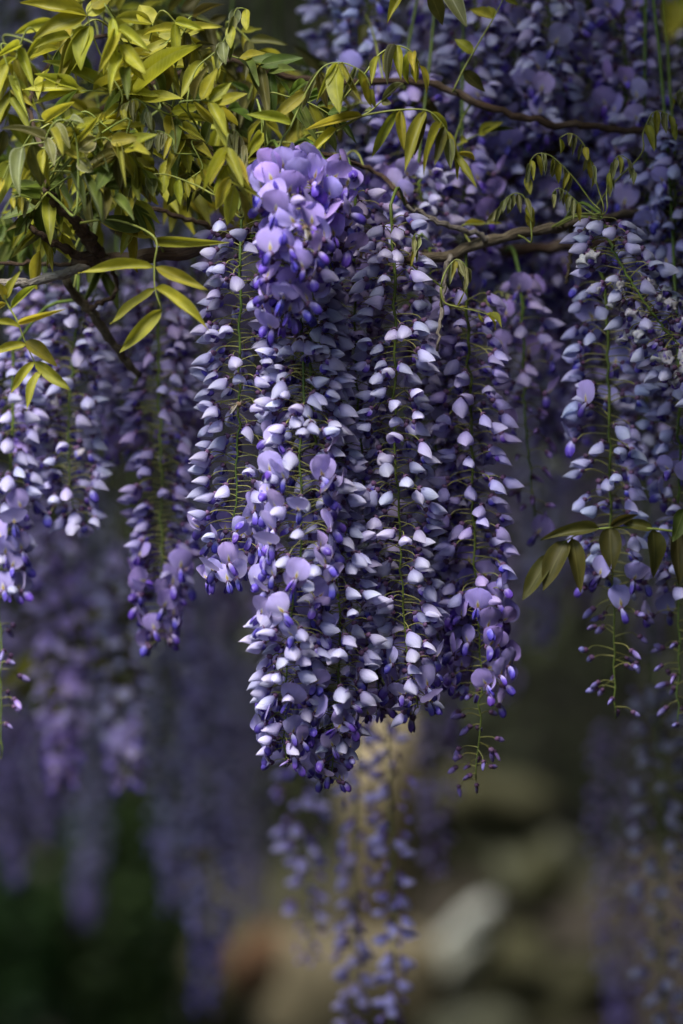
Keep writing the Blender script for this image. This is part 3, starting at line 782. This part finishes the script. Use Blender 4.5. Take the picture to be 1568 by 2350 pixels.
leaf_z('broad green leaf lying along the thick branch', *Z4, -.02, [(985, 225), (960, 190), (900, 120), (830, 60)],
       [(985, 240, 1450, 240, 70), (960, 220, 640, 108, 90), (990, 200, 850, -20, 120, 'leafg'), (930, 130, 620, 80, 110, 'leafg'), (840, 70, 760, -40, 70)], seed=6)
leaf_z('leaf with slim leaflets hanging at the edge before the lilac racemes', *Z4, -.04, [(30, 560), (40, 620), (110, 740), (160, 870), (215, 990), (262, 1055)],
       [(45, 630, -140, 690, 70), (120, 750, 420, 665, 66), (115, 770, -60, 745, 55), (160, 880, -60, 950, 60), (165, 868, 362, 1028, 92), (215, 1000, 72, 1200, 62), (225, 990, 453, 1187, 76), (262, 1060, 172, 1310, 66), (45, 610, 130, 420, 56), (75, 660, 240, 510, 66), (40, 600, -40, 480, 60)], seed=7, ddr=.012)
Z7 = ((950, 1000), 2.184)
leaf_z('bronze-green leaf with broad hanging leaflets in front of the dark sparse raceme', *Z7, .045, [(1640, 640), (1540, 650), (1400, 635), (1185, 630), (1060, 650), (960, 690), (860, 770)],
       [(1130, 640, 820, 692, 80, 'leafo'), (950, 695, 825, 965, 120, 'leafo'), (860, 770, 708, 1020, 95, 'leafo'), (980, 690, 1022, 972, 90, 'leafo'), (1185, 640, 1190, 862, 125, 'leafo'), (1405, 640, 1410, 888, 115, 'leafo'), (1535, 650, 1545, 930, 100, 'leafo'), (1185, 630, 1330, 560, 70, 'leafo'), (1400, 640, 1230, 600, 60, 'leafo')], mat='leafo', seed=8, ddr=.01)
leaf_z('dark green leaf peeking in at the edge above the bronze one', *Z7, .04, [(1700, 480), (1620, 500), (1575, 530)], [(1575, 530, 1515, 705, 90, 'leafg'), (1620, 505, 1600, 740, 90, 'leafg')], seed=9)
Z1 = ((0, 0), 1.88)
leaf_z('large leaf with long pointed leaflets jutting out at the top corner', *Z1, -.03, [(560, 470), (500, 330), (440, 200), (400, 60), (430, 10)],
       [(400, 60, 92, 15, 88), (405, 80, 160, 175, 95), (410, 110, 290, 375, 110), (425, 120, 372, 315, 110), (405, 60, 505, -10, 80), (420, 20, 560, -60, 90)], seed=10)
leaf_z('leaf of broad yellow leaflets spread sideways in the leaf mass', *Z1, -.02, [(760, 520), (620, 450), (480, 420), (360, 415)],
       [(380, 415, 108, 412, 66), (480, 415, 700, 330, 90), (370, 415, 155, 340, 60), (500, 425, 725, 440, 90), (420, 410, 690, 320, 80), (400, 420, 150, 480, 56), (620, 440, 940, 200, 90), (520, 420, 210, 285, 60), (640, 450, 840, 450, 80)], seed=11)
leaf_z('leaf with overlapping long leaflets under the top edge', *Z1, .02, [(800, 420), (760, 300), (740, 190), (700, 110)],
       [(740, 190, 960, 220, 90), (730, 160, 920, 140, 90), (700, 110, 520, 90, 90), (740, 200, 540, 180, 90), (760, 300, 960, 330, 70), (750, 250, 700, 160, 80), (700, 110, 640, 20, 90)], seed=12)
leaf_z('drooping leaf on the outer side of the leaf mass with long curved leaflets', *Z1, -.05, [(340, 620), (300, 600), (210, 650), (110, 670), (50, 740), (10, 830)],
       [(210, 650, 15, 590, 50, 'leafy'), (110, 672, 90, 890, 80, 'leafy'), (60, 730, -20, 960, 80), (55, 735, -60, 900, 70), (150, 665, 190, 860, 100, 'leafo'), (110, 670, 130, 780, 60), (20, 820, -40, 930, 50)], seed=13)
leaf_z('nodding young leaf with downy folded leaflets above the rough stub', *Z1, -.06, [(345, 985), (360, 800), (350, 640), (315, 560), (260, 555), (215, 620), (200, 720)],
       [(300, 550, 385, 560, 42, 'leafy'), (255, 565, 320, 680, 40, 'leafy'), (245, 590, 290, 720, 44), (215, 625, 250, 760, 48, 'leafy'), (205, 680, 200, 800, 46), (212, 690, 228, 850, 36), (345, 700, 440, 630, 90, 'leafy'), (350, 730, 430, 790, 70, 'leafy'), (345, 720, 290, 700, 50), (345, 650, 460, 525, 30)], seed=14)
def spray(label, off, sc, dd, rachis, n, ln, wd, mat='leafy', seed=0, group=None, spread=.35):
    """young nodding leaf: n folded leaflets hanging close together from its bent tip"""
    r = random.Random(seed)
    c = catmull([(x, y, 0) for x, y in rachis], 40); lf = []
    for i in range(n):
        s = 0.42 + 0.58 * i / max(n - 1, 1); p = c[int(s*39)]
        L = 1.1 * ln * r.uniform(.75, 1.1) * (1.1 - 0.35*s)
        lf.append((p[0], p[1], p[0] + r.uniform(-spread, spread)*L, p[1] + L, 1.25*wd*r.uniform(.8, 1.2), mat if r.random() < .7 else 'leaf'))
    return leaf_z(label, off, sc, dd, rachis, lf, seed=seed, group=group, rr=2.0, ddr=.008)
G2 = 'young nodding leaves in the leaf mass'
YL = 'small nodding young leaf with folded leaflets in the yellow leaf mass'
spray(YL, *Z1, -.04, [(640, 640), (690, 560), (665, 480), (615, 455), (560, 495)], 8, 110, 26, seed=21, group=G2)
spray(YL, *Z1, -.035, [(790, 700), (800, 650), (765, 615), (715, 600), (680, 640)], 7, 95, 26, seed=22, group=G2)
spray('pale hanging tuft of unopened leaflets over the green stem of the bare-stemmed raceme', *Z1, -.03, [(1100, 960), (1125, 800), (1120, 660), (1080, 595), (1060, 610)], 8, 140, 24, seed=23, spread=.2)
spray('bent young leaf with pale-edged leaflets hanging above the thick branch', *Z1, -.04, [(1000, 900), (900, 850), (760, 800), (660, 810), (600, 860), (585, 900)], 8, 120, 44, seed=24, spread=.15)
spray('tall young leaf nodding near the top edge above the violet flowers', *Z1, -.03, [(860, 480), (900, 320), (1000, 225), (1060, 120), (1085, 40), (1130, 40)], 9, 130, 44, seed=25)
spray(YL, *Z1, -.05, [(160, 960), (130, 920), (90, 900), (50, 910)], 7, 80, 22, seed=26, group=G2)
spray(YL, *Z1, -.02, [(880, 650), (930, 760), (900, 800), (850, 830)], 5, 90, 40, mat='leaf', seed=27, group=G2)
leaf_z('thin shoot with long narrow leaf stalks fanning out where the bare-stemmed raceme begins', *Z1, .0, [(1105, 985), (1060, 860), (980, 740), (920, 640)], [(1000, 770, 1080, 640, 50), (960, 700, 830, 640, 60, 'leafo'), (940, 670, 980, 520, 60, 'leafg'), (920, 640, 860, 560, 50, 'leafg')], seed=28)
leaf_z('thin shoot with bronze leaflets joining the bare-stemmed raceme', *Z1, .0, [(1105, 1000), (1020, 920), (920, 830), (840, 790)], [(920, 830, 870, 880, 50, 'leafo'), (860, 800, 800, 890, 50, 'leafy'), (840, 790, 760, 760, 40)], seed=29)
# young leaves over the leaning raceme
Z5 = ((1000, 350), 2.347)
spray('young nodding leaf with many small leaflets on the leaning stem top', *Z5, -.02, [(1100, 400), (1040, 330), (960, 220), (880, 130), (800, 65), (730, 60), (690, 110), (672, 190)], 13, 130, 30, seed=31, spread=.3)
spray('tall young leaf bending over high above the leaning raceme', *Z5, -.01, [(1110, 400), (1080, 250), (1030, 70), (980, -20), (920, -60), (860, -30)], 10, 110, 26, seed=32)
spray('young fan-shaped leaf bud rising over the leaning raceme', *Z5, -.02, [(1120, 400), (1130, 280), (1150, 150), (1200, 70), (1260, 100), (1290, 160)], 11, 110, 26, seed=33)
spray('low young leaf on the near side of the leaning stem', *Z5, -.02, [(1080, 430), (1000, 370), (900, 280), (850, 255), (820, 290)], 8, 110, 24, seed=34)
spray('dim young leaf hanging over the bare grey-brown branch', *Z5, .03, [(700, 560), (690, 420), (660, 310), (610, 285), (560, 310), (520, 360)], 8, 120, 40, seed=35)
spray('grey drooping leaf tuft at the edge over the reddish cane', *Z5, .03, [(1330, 60), (1340, -60), (1400, -180), (1480, -170), (1520, -120)], 8, 160, 34, seed=36)
spray('small dim leaf tuft at the edge near the top', *Z5, .06, [(1640, -150), (1600, -270), (1560, -310), (1510, -260)], 6, 110, 24, seed=37)
spray('curled pale leaf bud on the dead twig', *Z5, -.02, [(185, 800), (215, 720), (270, 665), (320, 700), (330, 760)], 10, 120, 26, seed=38, spread=.45)
leaf_z('thin green shoot tip reaching sideways from the dead twig', *Z5, -.02, [(180, 830), (200, 910), (290, 940), (400, 965), (470, 990)], [(400, 965, 425, 1015, 16), (430, 975, 500, 990, 20), (450, 985, 490, 1065, 24), (470, 990, 530, 1060, 24), (290, 940, 330, 935, 14), (280, 935, 320, 840, 10)], seed=39, rr=2.4)
spray('small dim shoot of new leaves behind the dead twig', *Z5, .1, [(360, 960), (440, 890), (510, 850), (570, 860)], 5, 50, 22, seed=40, spread=.6)
spray('pale leaf bud pair beside the long visible stem', *Z5, -.0, [(20, 700), (25, 600), (30, 520), (60, 530)], 5, 110, 22, seed=41)
leaf_z('slender yellow leaf strip on the far side of the bare branch', *Z5, .08, [(330, 540), (300, 480), (330, 465), (470, 460)], [(310, 470, 440, 465, 46, 'leaf'), (460, 460, 530, 460, 26, 'leaf'), (440, 462, 510, 370, 36, 'leafy')], seed=42)
Z2 = ((834, 0), 1.88)
leaf_z('upright thin shoot with two small yellow leaflets crossing the dark flowers', *Z2, .05, [(515, 415), (560, 320), (640, 180), (700, 80), (745, -10)], [(605, 240, 520, 180, 56), (690, 85, 590, 45, 60), (690, 90, 660, 40, 40), (745, 0, 810, 20, 40), (560, 330, 660, 420, 60, 'leafo')], seed=43)
leaf_z('hanging leaf pair coming in from the top edge', *Z2, .02, [(260, -120), (300, -60), (400, -40), (480, -60)], [(290, -60, 210, 108, 60), (400, -40, 465, 115, 80, 'leafo'), (480, -60, 575, 120, 80, 'leafy')], seed=44, attach=False)
leaf_z('tan withered leaf hanging among the shaded flowers', *Z2, .16, [(110, 60), (108, 90), (106, 105)], [(106, 100, 85, 215, 52, 'leafo')], seed=45)
leaf_z('blurred yellow leaf close before the lens side at the top corner', *Z2, -.38, [(1640, -160), (1560, -40), (1530, 10)], [(1530, 10, 1500, 190, 120), (1560, -40, 1600, 120, 90)], seed=46, attach=False)
leaf_z('green leaf blurred behind the arching leaf tip', *Z2, .1, [(520, 660), (580, 640), (640, 610)], [(540, 650, 580, 650, 80, 'leaf'), (620, 600, 740, 560, 60, 'leaf'), (640, 600, 800, 590, 40, 'leafg')], seed=47)

# the dense yellow leaf mass: more pinnate leaves spread through its depth
r = random.Random(77)
GM = 'leaves filling the yellow leaf mass'
def mass_leaf(x, y, dd, ang, L, n, mat, lw, label, group, ll=None):
    ox, oy = x, y
    c = [(ox, oy)]
    a = ang; seg = L / 4
    for i in range(4):
        a += r.uniform(-.1, .1) + (0.18 if math.cos(ang) > 0 else -0.18)
        ox += math.cos(a) * seg; oy += math.sin(a) * seg; c.append((ox, oy))
    lf = []
    cc = catmull([(p[0], p[1], 0) for p in c], 30)
    for i in range(n):
        s = 0.25 + 0.75 * (i // 2) / max(1, (n - 1)//2)
        p = cc[min(29, int(s*29))]; q = cc[max(0, min(29, int(s*29)) - 3)]
        ta = math.atan2(p[1]-q[1], p[0]-q[0])
        side = 1 if i % 2 else -1
        if i == n - 1: side = 0
        la = ta + side * r.uniform(.5, 1.0) + r.uniform(-.15, .15)
        l = (ll or 92) * r.uniform(.75, 1.2) * (0.8 + .3*math.sin(math.pi*s))
        tx, ty = p[0] + math.cos(la)*l*r.uniform(.6, 1), p[1] + math.sin(la)*l + 0.10*l
        lf.append((p[0], p[1], tx, ty, lw*r.uniform(.8, 1.25), mat if r.random() < .78 else r.choice(['leaf', 'leafo', 'leafg'])))
    leaf_z(label, (0, 0), 0.94, dd, c, lf, mat=mat, seed=r.randrange(9999), group=group, rr=2.2, ddr=.035)
ML = 'yellow-green pinnate leaf deep in the dense leaf mass'
for i in range(60):
    x = r.uniform(-20, 640); y = r.uniform(-20, 440)
    if x > 430 and y > 330: y -= 160
    if x < 200 and y < 160 and r.random() < .8: x += 220; y += 110
    dd = r.uniform(-.06, .2)
    mat = r.choices(['leaf', 'leafg', 'leafo'], [.8, .11, .09])[0]
    cw = {'leaf': 'yellow', 'leafg': 'green', 'leafo': 'bronze-green'}[mat]
    mass_leaf(x, y, dd, r.uniform(-.5, 3.6), r.uniform(110, 200), r.choice([7, 9, 9, 11]), mat, 25, cw + ' pinnate leaf deep in the dense leaf mass', cw + ' leaves filling the leaf mass', 88)
for i in range(12):
    x = r.uniform(-20, 330); y = r.uniform(380, 560)
    mass_leaf(x, y, r.uniform(.04, .14), r.uniform(-.5, 3.6), r.uniform(90, 140), r.choice([5, 7, 9]), r.choice(['leaf', 'leafg', 'leaf']), 27, 'yellow-green pinnate leaf low in the leaf mass around the rough stub', 'leaves around the rough stub', 80)
for i in range(14):
    x = r.uniform(380, 960); y = r.uniform(90, 400)
    mass_leaf(x, y, r.uniform(.08, .2), r.uniform(-.3, 3.4), r.uniform(90, 140), r.choice([5, 7, 9]), r.choice(['leaf', 'leafg', 'leafo', 'leafg']), 26, 'green pinnate leaf in the thinning leaves over the central racemes', 'leaves over the central racemes', 78)
for i in range(5):
    mass_leaf(r.uniform(90, 220), r.uniform(1330, 1480), .75, r.uniform(.5, 2.6), 150, 7, r.choice(['leaf', 'leafo']), 34, 'blurred olive leaf spray below the soft mauve raceme', 'blurred leaf sprays in the gap', 110)

# ------------------------------------------------------------------ honey bees
def mat_bee():
    m, t = newmat('bee_body')
    uv, s, v, av = uvsplit(t)
    c = ramp(t, s, [(0.0, (0.03, 0.02, 0.012)), (0.16, (0.05, 0.03, 0.015)), (0.22, (0.20, 0.10, 0.03)), (0.42, (0.16, 0.08, 0.025)), (0.46, (0.02, 0.014, 0.01)), (0.52, (0.34, 0.2, 0.06)), (0.58, (0.03, 0.02, 0.012)), (0.65, (0.30, 0.19, 0.07)), (0.70, (0.025, 0.018, 0.012)), (0.78, (0.22, 0.16, 0.08)), (0.84, (0.02, 0.015, 0.012))], 'EASE')
    nz = N(t, 'ShaderNodeTexNoise'); nz.inputs['Scale'].default_value = 1400
    tc = N(t, 'ShaderNodeTexCoord'); t.links.new(tc.outputs['Object'], nz.inputs['Vector'])
    return finish(t, m, c, 0.6, bump=nz.outputs['Fac'], bstr=0.9, bdist=0.0006, spec=0.3, sheen=0.4)
M['bee'] = mat_bee()
M['beeleg'] = mat_plain('bee_leg', (0.03, 0.02, 0.014), 0.5)
def mat_wing():
    m, t = newmat('bee_wing')
    uv, s, v, av = uvsplit(t)
    vn = veins(t, uv, 6, 5)
    c = ramp(t, vn, [(0.4, (0.34, 0.32, 0.28)), (0.55, (0.16, 0.13, 0.10))])
    return finish(t, m, c, 0.25, 0.6, spec=0.6)
M['wing'] = mat_wing()
def bee(label, pos, heading, L, wing_up=0.5):
    root = empty('honey_bee', pos); tag(root, label, 'bee')
    x = Vector(heading).normalized(); z = Vector((0, -0.6, 0.8)); z = (z - x*z.dot(x)).normalized(); y = z.cross(x)
    A = Matrix(((x.x, y.x, z.x, 0), (x.y, y.y, z.y, 0), (x.z, y.z, z.z, 0), (0, 0, 0, 1))) @ Matrix.Scale(L, 4)
    prof = [(0.5, .02), (.49, .07), (.45, .115), (.40, .12), (.36, .07), (.34, .075), (.30, .145), (.23, .175), (.15, .165), (.09, .10), (.06, .06), (.03, .09), (-.03, .145), (-.12, .165), (-.22, .16), (-.32, .13), (-.42, .075), (-.49, .02)]
    mb = MB(); V = []; UV = []; F = []; ns = 10
    for i, (px, pr) in enumerate(prof):
        dz = -0.10*max(0, -px)**1.3 - (.05 if px > .34 else 0)
        for j in range(ns):
            a = 2*math.pi*j/ns; V.append((px, pr*math.cos(a), pr*math.sin(a)*.95 + dz)); UV.append((i/(len(prof)-1), j/ns))
    for i in range(len(prof)-1):
        for j in range(ns): F.append((i*ns+j, i*ns+(j+1) % ns, (i+1)*ns+(j+1) % ns, (i+1)*ns+j))
    F.append(tuple(range(ns))); F.append(tuple(range(len(V)-ns, len(V))))
    mb.add(V, F, UV)
    link('body', mb.mesh('bee_body', M['bee']), root, A)
    for sx, reach in ((.28, .25), (.20, .05), (.12, -.28)):
        for sy in (-1, 1):
            q = catmull([(sx, sy*.1, -.08), (sx+reach*.4, sy*.26, -.10), (sx+reach*.8, sy*.32, -.28), (sx+reach*1.3, sy*.30, -.40)], 7)
            link('leg', tube(q, [.028, .03, .014], 5).mesh('bee_leg', M['beeleg']), root, A)
    for sy in (-1, 1):
        q = catmull([(.48, sy*.05, .03), (.56, sy*.10, .05), (.64, sy*.14, -.02)], 5)
        link('antenna', tube(q, [.012, .012], 4).mesh('bee_antenna', M['beeleg']), root, A)
        for ln, off in ((.72, .0), (.48, -.10)):
            def f(s, t, ln=ln, off=off, sy=sy):
                wd = .13*math.sin(math.pi*(.08+.9*s**1.1))**.7 * (ln/.72)
                return (.20+off - ln*s*.80 + t*wd*.35, sy*(.08 + ln*s*.52 + t*wd*.6*-1), .13 + wing_up*s*.28 - abs(t)*.01)
            link('wing', sheet(f, 6, 4).mesh('bee_wing', M['wing']), root, A)
    return root
bee('honey bee perched on the bare green stem of the slim raceme', P(541, 934, -.024), (.7, -.2, .6), .0125, .3)
bee('honey bee with spread wings under an open violet flower of the topmost raceme', P(705, 532, -.098), (-.45, -.05, .85), .0135, .7)

# ------------------------------------------------------------------ behind: ground, bank, rocks, shrubs, hedge, added shade canopy
def ground_z(x, y):
    return 0.10 + 0.16*max(0, y-3.6) if y > 3.6 else 0.10
M['soil'] = mat_rock('soil', (0.028, 0.022, 0.015), (0.017, 0.014, 0.011), (0.03, 0.03, 0.014))
mb = MB(); V = []; F = []; UV = []
gx = np.concatenate([np.linspace(-120, -6, 8), np.linspace(-5, 5, 41), np.linspace(6, 120, 8)]); gy = np.concatenate([np.linspace(-120, -2, 8), np.linspace(-1, 9, 41), np.linspace(10, 160, 8)])
for x in gx:
    for y in gy:
        z = 0.10 + 0.03*max(0, min(y, 9)-3.6) + (0.03*math.sin(3.1*x+1.7*y)+0.02*math.sin(5.3*x-2.9*y) if abs(x) < 6 and -2 < y < 10 else 0)
        V.append((x, y, z)); UV.append((x, y))
ny = len(gy)
for i in range(len(gx)-1):
    for j in range(ny-1): F.append((i*ny+j, (i+1)*ny+j, (i+1)*ny+j+1, i*ny+j+1))
mb.add(V, F, UV); g = link('ground', mb.mesh('ground', M['soil'])); g['kind'] = 'structure'; g['label'] = 'dark bare soil sloping up behind the racemes'

def rock(label, c, rad, mat, seed, rot=0.0, group=None, name='boulder', cat='rock'):
    rr = random.Random(seed); ph = [rr.uniform(0, 6) for _ in range(9)]
    V, UV, F = [], [], []; nu, nv = 22, 14
    for i in range(nv + 1):
        th = math.pi*i/nv
        for j in range(nu):
            a = 2*math.pi*j/nu
            d = Vector((math.sin(th)*math.cos(a), math.sin(th)*math.sin(a), math.cos(th)))
            k = 1 + .14*math.sin(3*d.x+ph[0])*math.cos(2.5*d.y+ph[1]) + .10*math.sin(5*d.z+4*d.x+ph[2]) + .05*math.sin(9*d.x+7*d.y+ph[3])
            p = Vector([math.copysign(abs(q)**.8, q) for q in d])
            V.append((p.x*rad[0]*k, p.y*rad[1]*k, p.z*rad[2]*k)); UV.append((j/nu, i/nv))
    for i in range(nv):
        for j in range(nu): F.append((i*nu+j, (i+1)*nu+j, (i+1)*nu+(j+1) % nu, i*nu+(j+1) % nu))
    mb = MB(); mb.add(V, F, UV)
    o = link(name, mb.mesh(name, mat)); o.location = c; o.rotation_euler = (0, rot, rr.uniform(-.4, .4))
    tag(o, label, cat, group); return o
M['rockg'] = mat_rock('rock_grey_lichen', (0.12, 0.125, 0.09), (0.07, 0.07, 0.045), (0.045, 0.045, 0.02))
M['rockw'] = mat_rock('rock_pale', (0.5, 0.51, 0.46), (0.4, 0.4, 0.35), (0.34, 0.34, 0.27))
M['rocko'] = mat_rock('rock_ochre', (0.25, 0.205, 0.125), (0.18, 0.15, 0.09), (0.12, 0.10, 0.055))
M['rockm'] = mat_rock('rock_mossy', (0.045, 0.043, 0.018), (0.028, 0.028, 0.012), (0.06, 0.058, 0.03))
M['clay'] = mat_rock('clay_orange', (0.20, 0.10, 0.045), (0.14, 0.07, 0.03), (0.10, 0.06, 0.035))
DB = 3.9
kb = (D0 + DB) / D0 * PX
def rk(label, x, y, w, h, mat, seed, rot=0.0, dd=DB, dep=.16):
    k = (D0 + dd)/D0*PX
    c = P(x, y, dd)
    return rock(label, c, (w*k/2, dep, h*k/2), M[mat], seed, rot)
rk('pale whitish slab of rock leaning in the gap below the loose buds', 1035, 2205, 340, 110, 'rockw', 1, -.95, DB+.05, .07)
rk('broad ochre sandstone boulder behind the long blue racemes', 800, 2290, 430, 330, 'rocko', 2, .1)
rk('upright ochre rock face glimpsed between the long blue racemes', 880, 1900, 150, 560, 'rocko', 3, 0, DB+.25)
rk('rounded grey boulder with lichen beside the leaning slab', 1225, 2000, 210, 170, 'rockg', 4, .3, DB+.3)
rk('small grey-green boulder above the leaning slab', 1095, 1935, 200, 130, 'rockg', 5, .4, DB+.35)
rk('mossy boulder under the rounded grey one', 1170, 2190, 190, 150, 'rockm', 6, -.4, DB+.3)
rk('long mossy rock at the foot of the gap', 1250, 2290, 330, 170, 'rockm', 7, -.3, DB+.3)
rk('brown-grey rock at the bottom edge of the gap', 1080, 2400, 300, 160, 'rockg', 8, .1)
rk('mossy rock ledge behind the loose buds', 1130, 1830, 300, 120, 'rockm', 9, .3, DB+.3)
rk('orange clay lump left of the ochre boulder', 595, 2215, 130, 150, 'clay', 10, .3)
rk('dark mossy rock under the strongly blurred racemes', 480, 2330, 260, 240, 'rockm', 11, .1, DB+.1)
# bank of rubble that carries those rocks
mbk = MB(); V = []; F = []; UV = []
nx_, nz_ = 40, 18
for i in range(nx_+1):
    for j in range(nz_+1):
        x = -2.6 + 5.2*i/nx_; s = j/nz_
        V.append((x, 6.75 + 1.15*s + .05*math.sin(6*x+5*s) + .04*math.sin(13*x-9*s), 0.06 + .26*s**.8 + .05*math.sin(7*x+3*s) + .03*math.sin(17*x+8*s))); UV.append((x, s))
for i in range(nx_):
    for j in range(nz_): F.append((i*(nz_+1)+j, (i+1)*(nz_+1)+j, (i+1)*(nz_+1)+j+1, i*(nz_+1)+j+1))
mbk.add(V, F, UV); o = link('earth_bank', mbk.mesh('earth_bank', M['soil'])); o['kind'] = 'structure'; o['label'] = 'dark earth bank with rocks behind the hanging flowers'

def leafcloud(n, fn, size, seed, nrm_bias=(0, 0, 0), shapes=5):
    g = np.random.default_rng(seed); V = []; F = []; UV = []
    for i in range(n):
        p = fn(g); a = g.normal(0, 1, 3); a /= np.linalg.norm(a); b = g.normal(0, 1, 3) + np.array(nrm_bias); b -= a*a.dot(b); b /= np.linalg.norm(b)
        c = np.cross(a, b); L = size*g.uniform(.6, 1.4); W = L*g.uniform(.16, .24)
        k = len(V)
        V += [p - a*L/2, p - c*W + b*W*.3, p + a*L/2, p + c*W + b*W*.3, p]; UV += [(0, .5), (.5, 0), (1, .5), (.5, 1), (.5, .5)]
        F += [(k, k+1, k+4), (k+1, k+2, k+4), (k+2, k+3, k+4), (k+3, k, k+4)]
    mb = MB(); mb.add(V, F, UV); return mb
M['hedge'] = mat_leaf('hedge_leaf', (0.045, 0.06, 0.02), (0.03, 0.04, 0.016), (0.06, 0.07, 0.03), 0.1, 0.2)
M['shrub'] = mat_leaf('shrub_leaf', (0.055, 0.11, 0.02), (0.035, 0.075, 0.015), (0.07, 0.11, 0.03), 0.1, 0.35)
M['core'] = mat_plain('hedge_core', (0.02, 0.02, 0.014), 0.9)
h = empty('hedge', (0, 8.8, 0.6)); tag(h, 'tall dark hedge closing the view behind the bank, plus unseen arms added for shade', 'hedge')
def hedge_fn(g):
    if g.random() < .55: return np.array((g.uniform(-4, 1.6), g.normal(-.35, .18), g.uniform(-.3, 3.4)))
    if g.random() < .22: return np.array((g.uniform(-.5, 1.6), -11 + g.normal(0, .15), g.uniform(-.5, 2.1)))  # unseen arm behind the camera, added to cut sky light from the front
    return np.array((1.45 + g.normal(0, .12), g.uniform(-10.6, -.2), g.uniform(-.5, 2.1)))  # unseen arm down the right, added to darken that side
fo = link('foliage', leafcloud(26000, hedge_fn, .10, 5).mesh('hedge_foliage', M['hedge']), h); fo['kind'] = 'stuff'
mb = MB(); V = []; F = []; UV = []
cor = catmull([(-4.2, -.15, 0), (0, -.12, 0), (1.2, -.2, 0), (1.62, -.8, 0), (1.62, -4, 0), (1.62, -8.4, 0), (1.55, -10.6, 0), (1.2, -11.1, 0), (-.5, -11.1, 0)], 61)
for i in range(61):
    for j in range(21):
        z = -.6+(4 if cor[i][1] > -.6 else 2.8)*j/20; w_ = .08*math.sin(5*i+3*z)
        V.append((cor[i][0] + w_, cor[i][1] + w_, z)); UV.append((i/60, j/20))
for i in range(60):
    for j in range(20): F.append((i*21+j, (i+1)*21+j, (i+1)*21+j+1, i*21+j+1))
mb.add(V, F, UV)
link('core_sheet', mb.mesh('hedge_core', M['core']), h)  # solid dark sheet closing the hedge and its added unseen arms
def shrub(label, x, y, dd, rx, rz, n, seed):
    c = P(x, y, dd); root = empty('shrub', (c.x, c.y, c.z - rz)); tag(root, label, 'shrub')
    def fn(g):
        d = g.normal(0, 1, 3); d /= np.linalg.norm(d); k = g.uniform(.3, 1)**.5
        return d*k*np.array((rx, rx*.7, rz)) + np.array((0, 0, rz))
    f = link('foliage', leafcloud(n, fn, .09, seed).mesh('shrub_foliage', M['shrub']), root); f['kind'] = 'stuff'
    mb = MB()
    rr = random.Random(seed)
    for i in range(6):
        a = rr.uniform(0, 6.3); tube(catmull([(0, 0, -.25), (.2*rx*math.cos(a), .2*rx*math.sin(a), rz*.5), (.6*rx*math.cos(a), .5*rx*math.sin(a), rz*1.3)], 8), [.012, .004], 5, 0, mb)
    link('trunk', mb.mesh('shrub_stems', M['bark']), root)
shrub('bright green shrub at the foot of the bank below the blurred racemes', 262, 2150, 3.7, .13, .26, 800, 31)
shrub('small green shrub at the edge near the bottom', -5, 2220, 3.6, .10, .20, 500, 32)

# leaf roof added out of view: cut open for the bright cluster, shades the rest
M['canopy'] = mat_leaf('shade_roof_leaf', (0.15, 0.19, 0.03), (0.09, 0.12, 0.02), (0.22, 0.25, 0.07), 0.2, 0.35)
def shade_roof_fn(g):
    while True:
        x = g.uniform(-2.2, 2.4); y = g.uniform(0.7, 5.25)
        edge = 2.36 if x < -0.07 else max(0.8, 2.36 - (x + 0.07)*8)
        edge += .04*math.sin(11*x)
        if y > edge: break
    dip = .20 * min(1, max(0, x/.3)) * min(1, max(0, (2.5 - y)/.3))  # roof sags on the right to block more sky light
    return np.array((x, y, ZTOP - dip + .12*max(0, y-2.6) + abs(g.normal(.03, .09))))
cn = empty('added_shade_roof', (0, 3.5, ZTOP)); tag(cn, 'dense leafy vine roof added out of view to shade the racemes', 'vine roof')
f = link('foliage', None if False else leafcloud(44000, lambda g: shade_roof_fn(g) - np.array((0, 3.5, ZTOP)), .085, 9).mesh('shade_roof_foliage', M['canopy']), cn); f['kind'] = 'stuff'
print('florets', NFL, 'objects', len(bpy.data.objects))
